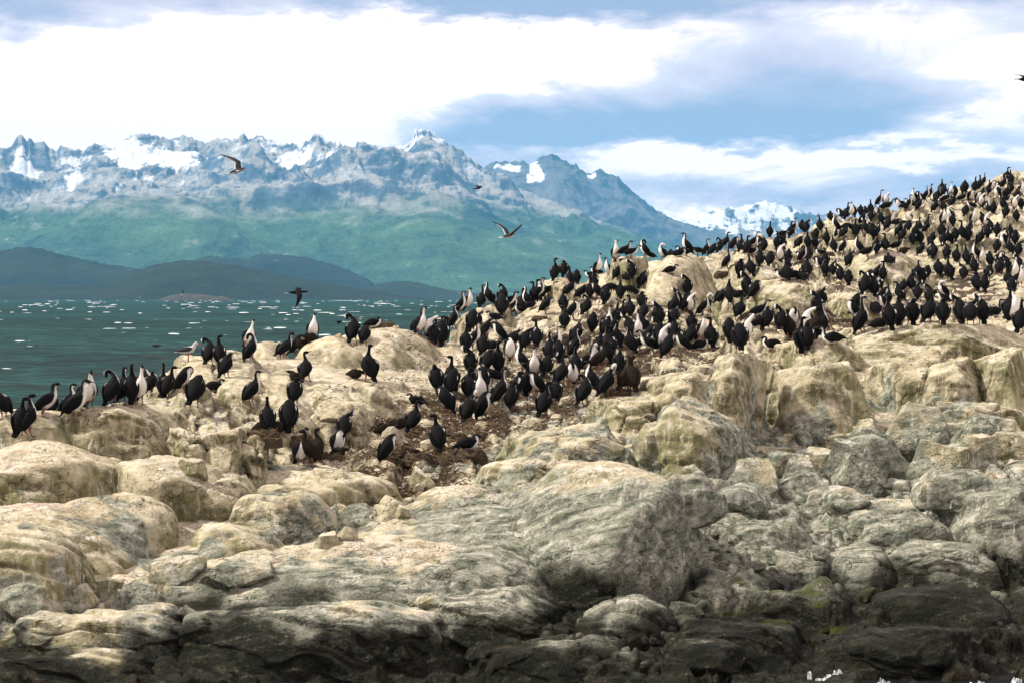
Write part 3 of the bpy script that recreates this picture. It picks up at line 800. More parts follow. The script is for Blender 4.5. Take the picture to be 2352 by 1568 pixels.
m_range = rock_land('range_rock', 0.50, (0.022, 0.040, 0.075), (0.20, 0.25, 0.32), (0.006, 0.030, 0.026), (0.095, 0.19, 0.085), 1.0, (0.44, 0.43, 0.40), 0.75)
m_back = rock_land('back_range_rock', 0.40, (0.02, 0.035, 0.06), (0.09, 0.11, 0.15), (0.012, 0.036, 0.030), (0.05, 0.10, 0.05), 1.0, (0.17, 0.18, 0.20))
m_snowy = rock_land('snow_range_rock', 0.10, (0.02, 0.03, 0.05), (0.10, 0.10, 0.12), scree=(0.25, 0.22, 0.2))
m_wood = rock_land('wooded_hill', 2.0, (0.05, 0.05, 0.05), (0.1, 0.1, 0.1), (0.006, 0.014, 0.010), (0.030, 0.042, 0.022), 3.0, (0.075, 0.078, 0.05))

def snow_a(U, T, h, sl, cav):
    s = 0.55 * sst(h, 0.70, 0.98) * sst(cav, 0.55, -0.25)
    for u, t, su, st_, a in ((50, .90, 35, .05, .8), (165, .90, 30, .08, .7), (300, .93, 60, .05, .8), (400, .90, 75, .05, 1.0), (340, .84, 40, .04, .6), (560, .90, 50, .05, .7), (670, .90, 55, .05, .95), (790, .87, 45, .08, 1.0), (760, .80, 30, .04, .7),
                             (895, .90, 50, .035, 1.1), (950, .94, 25, .05, .9), (1015, .925, 28, .05, 1.1), (985, .82, 24, .025, .9), (180, .80, 22, .04, .6), (265, .77, 30, .025, .6), (440, .76, 24, .02, .7), (60, .81, 40, .03, .4)):
        s = np.maximum(s, (a * .86) * np.exp(-(((U - u) / su) ** 2 + ((T - t) / st_) ** 2) ** 1.5) + (0.30 * (sst(sl, .45, .8) - .5) + 0.34 * np.clip(-cav, -1, 1)) * sst(h, .62, .78))
    return np.clip(s, 0, 1.2)

def snow_b(U, T, h, sl, cav):
    s = np.zeros_like(U)
    for u, t, su, st_, a in ((1178, .93, 30, .05, 1.0), (1150, .96, 22, .03, .7), (1232, .90, 16, .10, 1.1), (1362, .96, 10, .03, .9), (1215, .84, 15, .04, .8)):
        s = np.maximum(s, (a + 0.35 * np.clip(-cav, -1, 1)) * np.exp(-((((U - u) / su) + (T - t) * 4) ** 2 + ((T - t) / st_) ** 2) ** 1.5))
    return s

mountain('snow_mountains', 'far low range white with snow fields', CREST_C, 12600, 14300, 15200, 1100, 2300, 340, 90,
         [(0, 0), (0.2, 0.30), (0.5, 0.62), (0.8, 0.87), (1, 1)], 900, 0.20, [m_snowy],
         lambda U, T, h, sl, cav: np.clip(sst(h, 0.45, 0.85) * 0.6 + 0.35 * sst(cav, .3, -.4) - 0.35 * sst(U, 1790, 1850), 0, 1), jag=0.02)
mountain('back_mountain', 'dark blue pointed mountain behind the right shoulder of the range', CREST_B, 9500, 11800, 13000, 650, 2300, 460, 110,
         [(0, 0), (0.2, 0.16), (0.45, 0.40), (0.7, 0.66), (0.9, 0.90), (1, 1)], 700, 0.16, [m_back], snow_b, jag=0.015, ref=690.0)
mountain('mountain_range', 'long jagged mountain range with snow patches above green forest slopes', CREST_A, 6200, 10200, 11600, -450, 2000, 900, 190,
         [(0, 0), (0.08, 0.05), (0.25, 0.20), (0.45, 0.40), (0.62, 0.58), (0.74, 0.70), (0.84, 0.78), (0.92, 0.87), (1, 1)], 600, 0.30, [m_range], snow_a, jag=0.013, ref=660.0)

HILLS = [
    ('wooded_hill', 'dark wooded hill rising at the left edge across the channel', [(-600, 620), (-300, 600), (-60, 588), (0, 576), (40, 568), (65, 567), (95, 572), (125, 579), (160, 590), (230, 604), (290, 614), (330, 622), (400, 640), (500, 668), (560, 690)], 4300, 4900, 5600, -500, 540),
    ('wooded_headland', 'bluish wooded foothill below the mountain forest', [(380, 640), (430, 610), (450, 596), (480, 590), (520, 592), (560, 596), (600, 583), (640, 586), (700, 592), (760, 606), (800, 620), (850, 645), (900, 690)], 5200, 5700, 6300, 380, 900),
    ('low_headland', 'low blue headland beyond the channel at the rock edge', [(780, 690), (830, 672), (858, 655), (890, 648), (930, 645), (955, 647), (985, 655), (1030, 666), (1090, 673), (1180, 680), (1250, 690)], 4400, 4800, 5300, 770, 1260),
    ('long_island_hill', 'long dark wooded island with a rounded summit across the channel', [(-600, 650), (-300, 655), (0, 656), (60, 652), (120, 654), (170, 652), (215, 655), (270, 645), (310, 624), (350, 610), (390, 602), (430, 599), (470, 601), (520, 606), (580, 618), (640, 630), (700, 640), (760, 650), (805, 660), (840, 663), (880, 672), (930, 680), (1010, 690)], 3300, 3800, 4600, -500, 1010),
]
for i, (nm, lab, cr, d0, d1, d2, ua, ub) in enumerate(HILLS):
    mountain(nm, lab, cr, d0, d1, d2, ua, ub, 300, 40, [(0, 0), (0.10, 0.16), (0.4, 0.52), (0.75, 0.86), (1, 1)], 1000 + 40 * i, 0.10, [m_wood], None, -1.0, 0.35, jag=0.03, soft=False)

# rocky islet with its small lighthouse
islet_rows = [(365, 690), (378, 683), (395, 678), (415, 675), (440, 675), (462, 676), (480, 679), (500, 682), (512, 680), (525, 686), (535, 690)]
m_islet, g, b = material('islet_rock')
geo = g.n('ShaderNodeNewGeometry').outputs['Position']
g.put(b.inputs['Base Color'], g.ramp(g.noise(geo, 0.35, 5, 0.65), [(0.35, (0.010, 0.010, 0.008)), (0.65, (0.045, 0.040, 0.026))]))
b.inputs['Roughness'].default_value = 0.95
mountain('rocky_islet', 'small brown rocky islet low in the channel', islet_rows, 2480, 2530, 2600, 362, 538, 160, 30, [(0, 0), (0.3, 0.6), (1, 1)], 1300, 0.25, [m_islet], None, -1.0, 0.03, soft=False)

# haze between here and the far shore
hz_v = [(x, y, z) for z in (-6.0, 1060.0) for y in (-60.0, 15600.0) for x in (-9500.0, 9500.0)]
hz_f = [(0, 2, 3, 1), (4, 5, 7, 6), (0, 1, 5, 4), (2, 6, 7, 3), (0, 4, 6, 2), (1, 3, 7, 5)]
m_haze = bpy.data.materials.new('haze_air')
m_haze.use_nodes = True
g = NT(m_haze.node_tree)
out = g.n('ShaderNodeOutputMaterial')
pv = g.n('ShaderNodeVolumePrincipled')
pv.inputs['Color'].default_value = (*HAZE_COLOR, 1)
pv.inputs['Density'].default_value = HAZE_DENSITY
pv.inputs['Anisotropy'].default_value = 0.0
g.put(out.inputs['Volume'], pv.outputs[0])
link('haze', make_mesh('haze', hz_v, hz_f, [m_haze], False), kind='stuff', label='thin blue haze over the channel')
# ------------------------------------------------------------------ birds
def simple(name, colr, rough=0.6, spec=0.2, attr=None):
    m, g, b = material(name)
    if attr:
        geo = g.n('ShaderNodeTexCoord').outputs['Object']
        f = g.noise(geo, 60.0, 4, 0.65)
        c = g.attr('plume', 'Color')
        g.put(b.inputs['Base Color'], g.mix(g.ss(f, 0.3, 0.7, 0.0, 0.35), c, g.mix(0.55, c, colr)))
    else:
        b.inputs['Base Color'].default_value = (*colr, 1)
    b.inputs['Roughness'].default_value = rough
    b.inputs['Specular IOR Level'].default_value = spec
    return m
M_PLUME = simple('cormorant_plumage', (0.02, 0.02, 0.019), 0.7, 0.05, True)
M_BROWN = simple('young_bird_down', (0.035, 0.027, 0.019), 0.9, 0.05, True)
M_LEG = simple('pink_leg_skin', (0.16, 0.06, 0.052), 0.55, 0.3)
M_BILL = simple('horn_bill', (0.055, 0.042, 0.032), 0.4, 0.4)
M_EYE = simple('blue_ringed_eye', (0.02, 0.06, 0.16), 0.2, 0.5)
M_RED = simple('red_bill', (0.36, 0.05, 0.03), 0.45, 0.3)
BLACK = np.array((0.0045, 0.0047, 0.005)); WHITE = np.array((0.80, 0.78, 0.74)); DOWN = np.array((0.015, 0.0118, 0.0085))

def catmull(pts, n):
    pts = np.asarray(pts, float)
    k = len(pts)
    t = np.linspace(0, k - 1, n)
    i = np.clip(t.astype(int), 0, k - 2); f = (t - i)[:, None]
    p0 = pts[np.clip(i - 1, 0, k - 1)]; p1 = pts[i]; p2 = pts[i + 1]; p3 = pts[np.clip(i + 2, 0, k - 1)]
    return 0.5 * ((2 * p1) + (-p0 + p2) * f + (2 * p0 - 5 * p1 + 4 * p2 - p3) * f ** 2 + (-p0 + 3 * p1 - 3 * p2 + p3) * f ** 3)

def loft(pts, n, m, up0=(0, 0, 1), cap=True):
    """tube along pts rows (x,y,z,half width,half depth); returns verts, faces, angle from the back, position along"""
    c = catmull(pts, n)
    xyz = c[:, :3]; rw = np.maximum(c[:, 3], 0.002); rh = np.maximum(c[:, 4], 0.002)
    T = np.gradient(xyz, axis=0); T /= np.linalg.norm(T, axis=1, keepdims=True) + 1e-9
    D = np.zeros_like(T)
    u = np.asarray(up0, float)
    for i in range(n):
        u = u - T[i] * u.dot(T[i]); u /= np.linalg.norm(u) + 1e-9
        D[i] = u
    L = np.cross(D, T)
    th = np.linspace(0, 2 * np.pi, m, endpoint=False)
    V = xyz[:, None] + D[:, None] * (np.cos(th)[None, :, None] * rh[:, None, None]) + L[:, None] * (np.sin(th)[None, :, None] * rw[:, None, None])
    V = V.reshape(-1, 3)
    Fc = []
    for i in range(n - 1):
        for j in range(m):
            a = i * m + j; b = i * m + (j + 1) % m
            Fc.append((a, b, b + m, a + m))
    Fc.append(tuple(range(m))[::-1]); Fc.append(tuple((n - 1) * m + j for j in range(m)))
    s = np.repeat(np.linspace(0, len(pts) - 1, n), m)
    return V, Fc, np.tile(np.cos(th), n), np.tile(np.sin(th), n), s

LOW = False
class Part:
    def __init__(p, name, v, f, col, mat):
        p.name, p.v, p.f, p.col, p.mat = name, np.asarray(v, float), f, col, mat

def bird_parts(spine, beak, vent, chin, tail, legs, wing=None, brown=False, headcap=True, ww=1.0):
    """spine rows (x,y,z,half width,half depth) from tail root to brow. vent / chin: spine rows between which the front is white."""
    chin = len(spine) - 4 + 0.75
    base = DOWN if brown else BLACK
    mat = M_BROWN if brown else M_PLUME
    out = []
    v, f, cs, sn, s = loft(spine, 22 if LOW else 34, 9 if LOW else 14, (-0.5, 0, 1))
    colr = np.tile(base, (len(v), 1))
    if not brown:
        lim = np.interp(s, [vent, vent + 1, vent + 2.5, chin - 3, chin - 1, chin], [-0.80, -0.42, -0.16, -0.18, -0.28, -0.62])
        wgt = sst(-cs, -lim - 0.16, -lim + 0.16) * sst(s, vent - 0.3, vent + 0.3) * sst(s, chin + 0.25, chin - 0.15)
        colr = colr * (1 - wgt[:, None]) + WHITE * wgt[:, None]
    out.append(Part('body', v, f, colr, mat))
    # bill with a small hook
    bv, bf, *_ = loft([(*q, r, r2) for q, r, r2 in beak], 7, 6)
    out.append(Part('beak', bv, bf, None, M_BILL))
    sp = np.array(spine)
    # eyes
    hd = sp[-3]; dirv = sp[-2][:3] - sp[-3][:3]; dirv /= np.linalg.norm(dirv)
    sd = np.cross((0, 0, 1.0), dirv); sd /= np.linalg.norm(sd) + 1e-9
    for q in (1, -1):
        c = hd[:3] + sd * q * hd[3] * 0.92 + np.array((0, 0, 0.006)) + dirv * 0.012
        o = np.array([(1, 0, 0), (-1, 0, 0), (0, 1, 0), (0, -1, 0), (0, 0, 1), (0, 0, -1)]) * 0.0065
        out.append(Part('eye', c + o, [(0, 2, 4), (2, 1, 4), (1, 3, 4), (3, 0, 4), (2, 0, 5), (1, 2, 5), (3, 1, 5), (0, 3, 5)], None, M_EYE))
    if wing is None:
        # folded wings: from the shoulder back along the flank, tips crossing over the tail root
        b1, b2, b3 = sp[1][:3], sp[2][:3], sp[3][:3]
        sh = sp[min(5, len(sp) - 1)]
        ax = sp[4][:3] - sp[1][:3]; ax /= np.linalg.norm(ax)
        upv = np.array((-ax[2], 0, ax[0])); upv = upv / np.linalg.norm(upv)
        for q in (1, -1):
            lat = np.array((0, q, 0.0))
            P0 = sp[4][:3] + ax * 0.055 + lat * sp[4][3] * 0.72 + upv * 0.012
            P1 = sp[4][:3] - ax * 0.015 + lat * sp[4][3] * 1.02 + upv * 0.010
            P2 = sp[3][:3] + lat * sp[3][3] * 0.98 * ww + upv * 0.020
            P3 = sp[2][:3] + lat * sp[2][3] * 0.86 * ww + upv * 0.030
            P4 = sp[1][:3] + lat * sp[1][3] * 0.74 + upv * 0.030
            P5 = sp[0][:3] - ax * 0.05 + lat * 0.016 + upv * 0.022
            rows = [(*P0, .008, .012), (*P1, .018, .060), (*P2, .021, .084), (*P3, .020, .078), (*P4, .015, .052), (*P5, .005, .012)]
            wv, wf, wc, ws, wt = loft(rows, 9 if LOW else 16, 6 if LOW else 10, tuple(upv))
            wcol = np.tile(base, (len(wv), 1))
            if not brown:
                bar = sst(np.abs(wc - 0.62), 0.30, 0.12) * sst(wt, 0.7, 1.0) * sst(wt, 2.3, 1.9) * (ws * q > -0.2)
                wcol = wcol * (1 - bar[:, None]) + WHITE * bar[:, None]
            out.append(Part('wing', wv, wf, wcol, mat))
    else:
        out += wing(sp, base, mat)
    # stiff wedge tail
    t0, t1 = np.array(tail[0]), np.array(tail[1])
    d = t1 - t0; d /= np.linalg.norm(d)
    w_ = np.array((0, 1.0, 0)); nrm = np.cross(d, w_)
    tv = []
    for k, hw, th in ((0, .036, .014), (.35, .042, .010), (.8, .052, .006), (1, .036, .003)):
        c = t0 + (t1 - t0) * k
        tv += [c + w_ * hw + nrm * th, c - w_ * hw + nrm * th, c - w_ * hw - nrm * th, c + w_ * hw - nrm * th]
    tf = [(3, 2, 1, 0), (12, 13, 14, 15)]
    for k in range(3):
        a = k * 4
        tf += [(a, a + 1, a + 5, a + 4), (a + 1, a + 2, a + 6, a + 5), (a + 2, a + 3, a + 7, a + 6), (a + 3, a, a + 4, a + 7)]
    out.append(Part('tail', tv, tf, np.tile(base, (16, 1)), mat))
    for (hip, foot) in legs:
        hip, foot = np.array(hip), np.array(foot)
        kn = hip * 0.45 + foot * 0.55 + np.array((-0.012, 0, 0.0))
        lv, lf, *_ = loft([(*hip, .022, .028), (*kn, .011, .013), (*(foot + (0, 0, .022)), .007, .007), (*(foot + (.004, 0, .006)), .009, .007)], 8, 7, (1, 0, 0))
        n0 = len(lv)
        web = [foot + q for q in ((-.028, 0, .002), (.062, -.030, .002), (.078, 0, .003), (.058, .034, .002), (0, 0, .020))]
        lv = np.concatenate([lv, web])
        lf = lf + [(n0, n0 + 1, n0 + 4), (n0 + 1, n0 + 2, n0 + 4), (n0 + 2, n0 + 3, n0 + 4), (n0 + 3, n0, n0 + 4), (n0 + 3, n0 + 2, n0 + 1, n0)]
        out.append(Part('leg', lv, lf, None, M_LEG))
    return out

BODY = [(-.150, 0, .098, .046, .034), (-.120, 0, .130, .092, .066), (-.068, 0, .196, .122, .098), (-.010, 0, .282, .126, .110), (.030, 0, .355, .104, .098), (.050, 0, .415, .068, .070)]
LEGS = [((-.02, .055, .16), (0, .055, 0)), ((-.02, -.055, .16), (.005, -.055, 0))]
TAIL = ((-.125, 0, .140), (-.225, 0, .005))

def neck_head(pts, bill_dir, bl=0.062):
    """close a neck with a head: pts end at the nape; bill_dir unit vector"""
    b = np.array(bill_dir, float); b /= np.linalg.norm(b)
    n = np.array(pts[-1][:3])
    return pts + [(*(n + b * .026), .030, .033), (*(n + b * .058), .028, .030), (*(n + b * .082), .016, .018), (*(n + b * .094), .008, .009)], \
        [((n + b * .084), .010, .011), ((n + b * (.094 + bl * .5)), .006, .007), ((n + b * (.094 + bl * .9)), .005, .006), ((n + b * (.094 + bl) + np.array((0, 0, -.008))), .002, .003)]

def bend(v, deg):
    a = rad(deg)
    return (math.cos(a) * v[0], math.sin(a) * v[0], v[2]) if True else v

def pose(code):
    turn = 0
    if code[-1] in '+-' :
        turn = 62 if code[-1] == '+' else -62
        code = code[:-1]
    br = code == 'C'
    fat = 1.0
    if code in ('u', 'C'):
        b = BODY
        nk = b + [(.048, 0, .474, .038, .041), (.032, 0, .532, .028, .030), (.040, 0, .592, .026, .028)]
        sp, bk = neck_head(nk, bend((1, 0, .10), turn))
        return bird_parts(sp, bk, 1.4, 8.9, TAIL, LEGS, brown=br)
    if code == 't':
        b = BODY
        nk = b + [(.056, 0, .470, .036, .040), (.056, 0, .530, .027, .029), (.058, 0, .592, .026, .027), (.066, 0, .630, .027, .028)]
        sp, bk = neck_head(nk, bend((1, 0, .18), turn))
        return bird_parts(sp, bk, 1.4, 9.9, TAIL, LEGS)
    if code == 'h':
        b = BODY[:5] + [(.046, 0, .405, .078, .078)]
        nk = b + [(.030, 0, .440, .048, .048), (.022, 0, .470, .037, .038)]
        sp, bk = neck_head(nk, bend((1, 0, -.15), turn))
        return bird_parts(sp, bk, 1.4, 7.9, TAIL, LEGS)
    if code == 'p':        # head laid back over the shoulder to preen
        q = 1 if turn >= 0 else -1
        nk = BODY + [(.068, q * .030, .468, .040, .044), (.072, q * .085, .520, .031, .034), (.040, q * .130, .550, .030, .032), (-.008, q * .140, .530, .030, .032)]
        sp, bk = neck_head(nk, (-.40, -q * .45, -1.0))
        return bird_parts(sp, bk, 1.4, 10.2, TAIL, LEGS)
    if code == 'd':        # bowed down to preen the breast
        b = BODY[:5] + [(.066, 0, .412, .072, .074)]
        nk = b + [(.098, 0, .440, .043, .044), (.132, .01, .440, .033, .034), (.156, .02, .412, .029, .030)]
        sp, bk = neck_head(nk, (-.30, .10, -1.0))
        return bird_parts(sp, bk, 1.4, 9.2, TAIL, LEGS)
    if code == 'l':        # crouched, body nearly level
        b = [(-.205, 0, .165, .022, .018), (-.160, 0, .168, .066, .056), (-.090, 0, .190, .104, .088), (-.010, 0, .222, .112, .100), (.060, 0, .266, .092, .086), (.105, 0, .308, .060, .062)]
        nk = b + [(.128, 0, .345, .036, .038), (.138, 0, .385, .029, .030), (.150, 0, .420, .028, .029)]
        sp, bk = neck_head(nk, bend((1, 0, .05), turn))
        return bird_parts(sp, bk, 1.5, 8.9, ((-.19, 0, .172), (-.33, 0, .115)), [((-.01, .045, .19), (.0, .05, 0)), ((-.01, -.045, .19), (.01, -.05, 0))])
    if code in ('s', 'n', 'c'):
        b = [(-.195, 0, .075, .022, .018), (-.150, 0, .088, .072, .056), (-.080, 0, .108, .112, .090), (.000, 0, .120, .120, .100), (.062, 0, .144, .096, .088), (.096, 0, .176, .062, .064)]
        lg = [((-.01, .05, .05), (.02, .055, .0)), ((-.01, -.05, .05), (.02, -.055, .0))]
        tl = ((-.18, 0, .085), (-.31, 0, .055))
        if code == 'n':
            nk = b + [(.106, 0, .215, .037, .040), (.100, 0, .262, .029, .031), (.100, 0, .312, .027, .029), (.106, 0, .345, .027, .029)]
            sp, bk = neck_head(nk, bend((1, 0, .12), turn))
            return bird_parts(sp, bk, 1.5, 9.9, tl, lg)
        if code == 'c':
            b = [(x * .8, y, z * .85, w_ * 1.0, h_ * .95) for x, y, z, w_, h_ in b]
            nk = b + [(.098, 0, .150, .040, .040), (.112, 0, .160, .034, .035)]
            sp, bk = neck_head(nk, bend((1, 0, -.25), turn), 0.045)
            return bird_parts(sp, bk, 1.5, 7, ((-.14, 0, .075), (-.20, 0, .05)), lg, brown=True)
        nk = b + [(.106, 0, .205, .038, .041), (.096, 0, .238, .031, .033)]
        sp, bk = neck_head(nk, bend((1, 0, -.05), turn))
        return bird_parts(sp, bk, 1.5, 7.9, tl, lg)
    if code == 'w':        # wings held out to dry
        def wg(sp, base, mat):
            o = []
            for q in (1, -1):
                S = np.array((.02, q * .075, .40))
                el = S + np.array((-.03, q * .17, .055)); wr = el + np.array((.03, q * .12, -.03))
                lead = [S, el, wr, wr + np.array((-.03, q * .12, -.085)), wr + np.array((-.06, q * .17, -.17))]
                trail = [np.array((-.06, q * .07, .25)), np.array((-.07, q * .20, .27)), np.array((-.06, q * .31, .26)), np.array((-.07, q * .40, .235)), np.array((-.07, q * .445, .215))]
                vv = []
                for a, c in zip(lead, trail):
                    mdl = (a + c) / 2 + np.array((-.018, 0, .004))
                    vv += [a + (.008, 0, 0), mdl + (.006, 0, 0), c, mdl - (.008, 0, 0), a - (.010, 0, 0)]
                ff = []
                for k in range(4):
                    for j in range(5):
                        ff.append((k * 5 + j, k * 5 + (j + 1) % 5, k * 5 + 5 + (j + 1) % 5, k * 5 + 5 + j))
                ff += [(4, 3, 2, 1, 0), (20, 21, 22, 23, 24)]
                # finger like flight feathers along the hind edge
                for k in range(9):
                    t = k / 8 * 4
                    i = min(int(t), 3); fr = t - i
                    c = trail[i] * (1 - fr) + trail[i + 1] * fr
                    a = lead[i] * (1 - fr) + lead[i + 1] * fr
                    dd_ = (c - a) / np.linalg.norm(c - a)
                    n0 = len(vv)
                    e = c + dd_ * (.045 if k % 2 else .060)
                    wd = np.array((0, .026, 0))
                    vv += [c - dd_ * .05 - wd, c - dd_ * .05 + wd, e + wd * .5, e - wd * .5, c - dd_ * .05 - wd + (-.006, 0, 0), c - dd_ * .05 + wd + (-.006, 0, 0), e + wd * .5 + (-.004, 0, 0), e - wd * .5 + (-.004, 0, 0)]
                    ff += [tuple(n0 + z for z in fq) for fq in ((0, 1, 2, 3), (7, 6, 5, 4), (0, 4, 5, 1), (1, 5, 6, 2), (2, 6, 7, 3), (3, 7, 4, 0))]
                o.append(Part('wing', np.array(vv), ff, np.tile(base, (len(vv), 1)), mat))
            return o
        nk = BODY + [(.046, 0, .462, .037, .041), (.040, 0, .502, .029, .032), (.046, 0, .542, .028, .029)]
        sp, bk = neck_head(nk, bend((1, 0, .10), turn))
        return bird_parts(sp, bk, 1.4, 8.9, TAIL, LEGS, wing=wg)
    raise KeyError(code)

LOW = False
NOMINAL = {}
PARTS, JOINED = {}, {}
def pose_meshes(code):
    if code in PARTS:
        return PARTS[code]
    ps = pose(code)
    lo = min(p.v[:, 2].min() for p in ps if p.name in ('body', 'leg'))
    hi = max(p.v[:, 2].max() for p in ps)
    NOMINAL[code] = hi - max(lo, -.01)
    lst = []
    for p in ps:
        me = make_mesh(p.name, p.v, p.f, [p.mat], True, {'plume': p.col} if p.col is not None else None)
        lst.append((p.name, me))
    PARTS[code] = lst
    # the same bird as one mesh, for those too far off to show their parts
    global LOW
    LOW = True
    ps = pose(code)
    LOW = False
    mats, vs, fs, fm, cl = [], [], [], [], []
    for p in ps:
        if p.name == 'eye': continue
        if p.mat not in mats: mats.append(p.mat)
        o = sum(len(x) for x in vs)
        vs.append(p.v); fs += [tuple(i + o for i in f) for f in p.f]; fm += [mats.index(p.mat)] * len(p.f)
        cl.append(p.col if p.col is not None else np.tile((0.1, 0.05, 0.04), (len(p.v), 1)))
    JOINED[code] = make_mesh('cormorant', np.concatenate(vs), fs, mats, True, {'plume': np.concatenate(cl)}, fm)
    return lst
# ------------------------------------------------------------------ loose boulders, rubble, weed and nests
def ico(sub):
    t = (1 + 5 ** .5) / 2
    v = [(-1, t, 0), (1, t, 0), (-1, -t, 0), (1, -t, 0), (0, -1, t), (0, 1, t), (0, -1, -t), (0, 1, -t), (t, 0, -1), (t, 0, 1), (-t, 0, -1), (-t, 0, 1)]
    f = [(0, 11, 5), (0, 5, 1), (0, 1, 7), (0, 7, 10), (0, 10, 11), (1, 5, 9), (5, 11, 4), (11, 10, 2), (10, 7, 6), (7, 1, 8), (3, 9, 4), (3, 4, 2), (3, 2, 6), (3, 6, 8), (3, 8, 9), (4, 9, 5), (2, 4, 11), (6, 2, 10), (8, 6, 7), (9, 8, 1)]
    v = [np.array(p) / np.linalg.norm(p) for p in v]
    for _ in range(sub):
        mp, nf = {}, []
        def mid(a, b):
            k = (min(a, b), max(a, b))
            if k not in mp:
                q = v[a] + v[b]; v.append(q / np.linalg.norm(q)); mp[k] = len(v) - 1
            return mp[k]
        for a, b, c in f:
            x, y, z = mid(a, b), mid(b, c), mid(c, a)
            nf += [(a, x, z), (b, y, x), (c, z, y), (x, y, z)]
        f = nf
    return np.array(v), np.array(f)
ICO5, ICO4, ICO1 = ico(5), ico(4), ico(1)

def rock_shape(dirs, rs, planes=11, soft=26.0, up=None):
    n = rs.normal(size=(planes, 3)); n /= np.linalg.norm(n, axis=1, keepdims=True)
    n[:, 2] *= 0.8
    n = np.concatenate([n, [[1, 0, .15], [-1, .1, .2], [0, -1, .3], [0, 1, 0], [.1, -.2, 1]] + rs.normal(size=(5, 3)) * .18])
    n /= np.linalg.norm(n, axis=1, keepdims=True)
    d = np.concatenate([rs.uniform(0.72, 1.0, planes), rs.uniform(0.62, 0.85, 5)])
    q = np.maximum(dirs @ n.T, 0) / d
    r = 1.0 / ((q ** soft).sum(1) ** (1 / soft) + 1e-6)
    return dirs * np.minimum(r, 1.35)[:, None]

def vnorm(v, f):
    n = np.cross(v[f[:, 1]] - v[f[:, 0]], v[f[:, 2]] - v[f[:, 0]])
    o = np.zeros_like(v)
    for k in range(3):
        for c in range(3):
            o[:, c] += np.bincount(f[:, k], n[:, c], len(v))
    return o / (np.linalg.norm(o, axis=1, keepdims=True) + 1e-9)

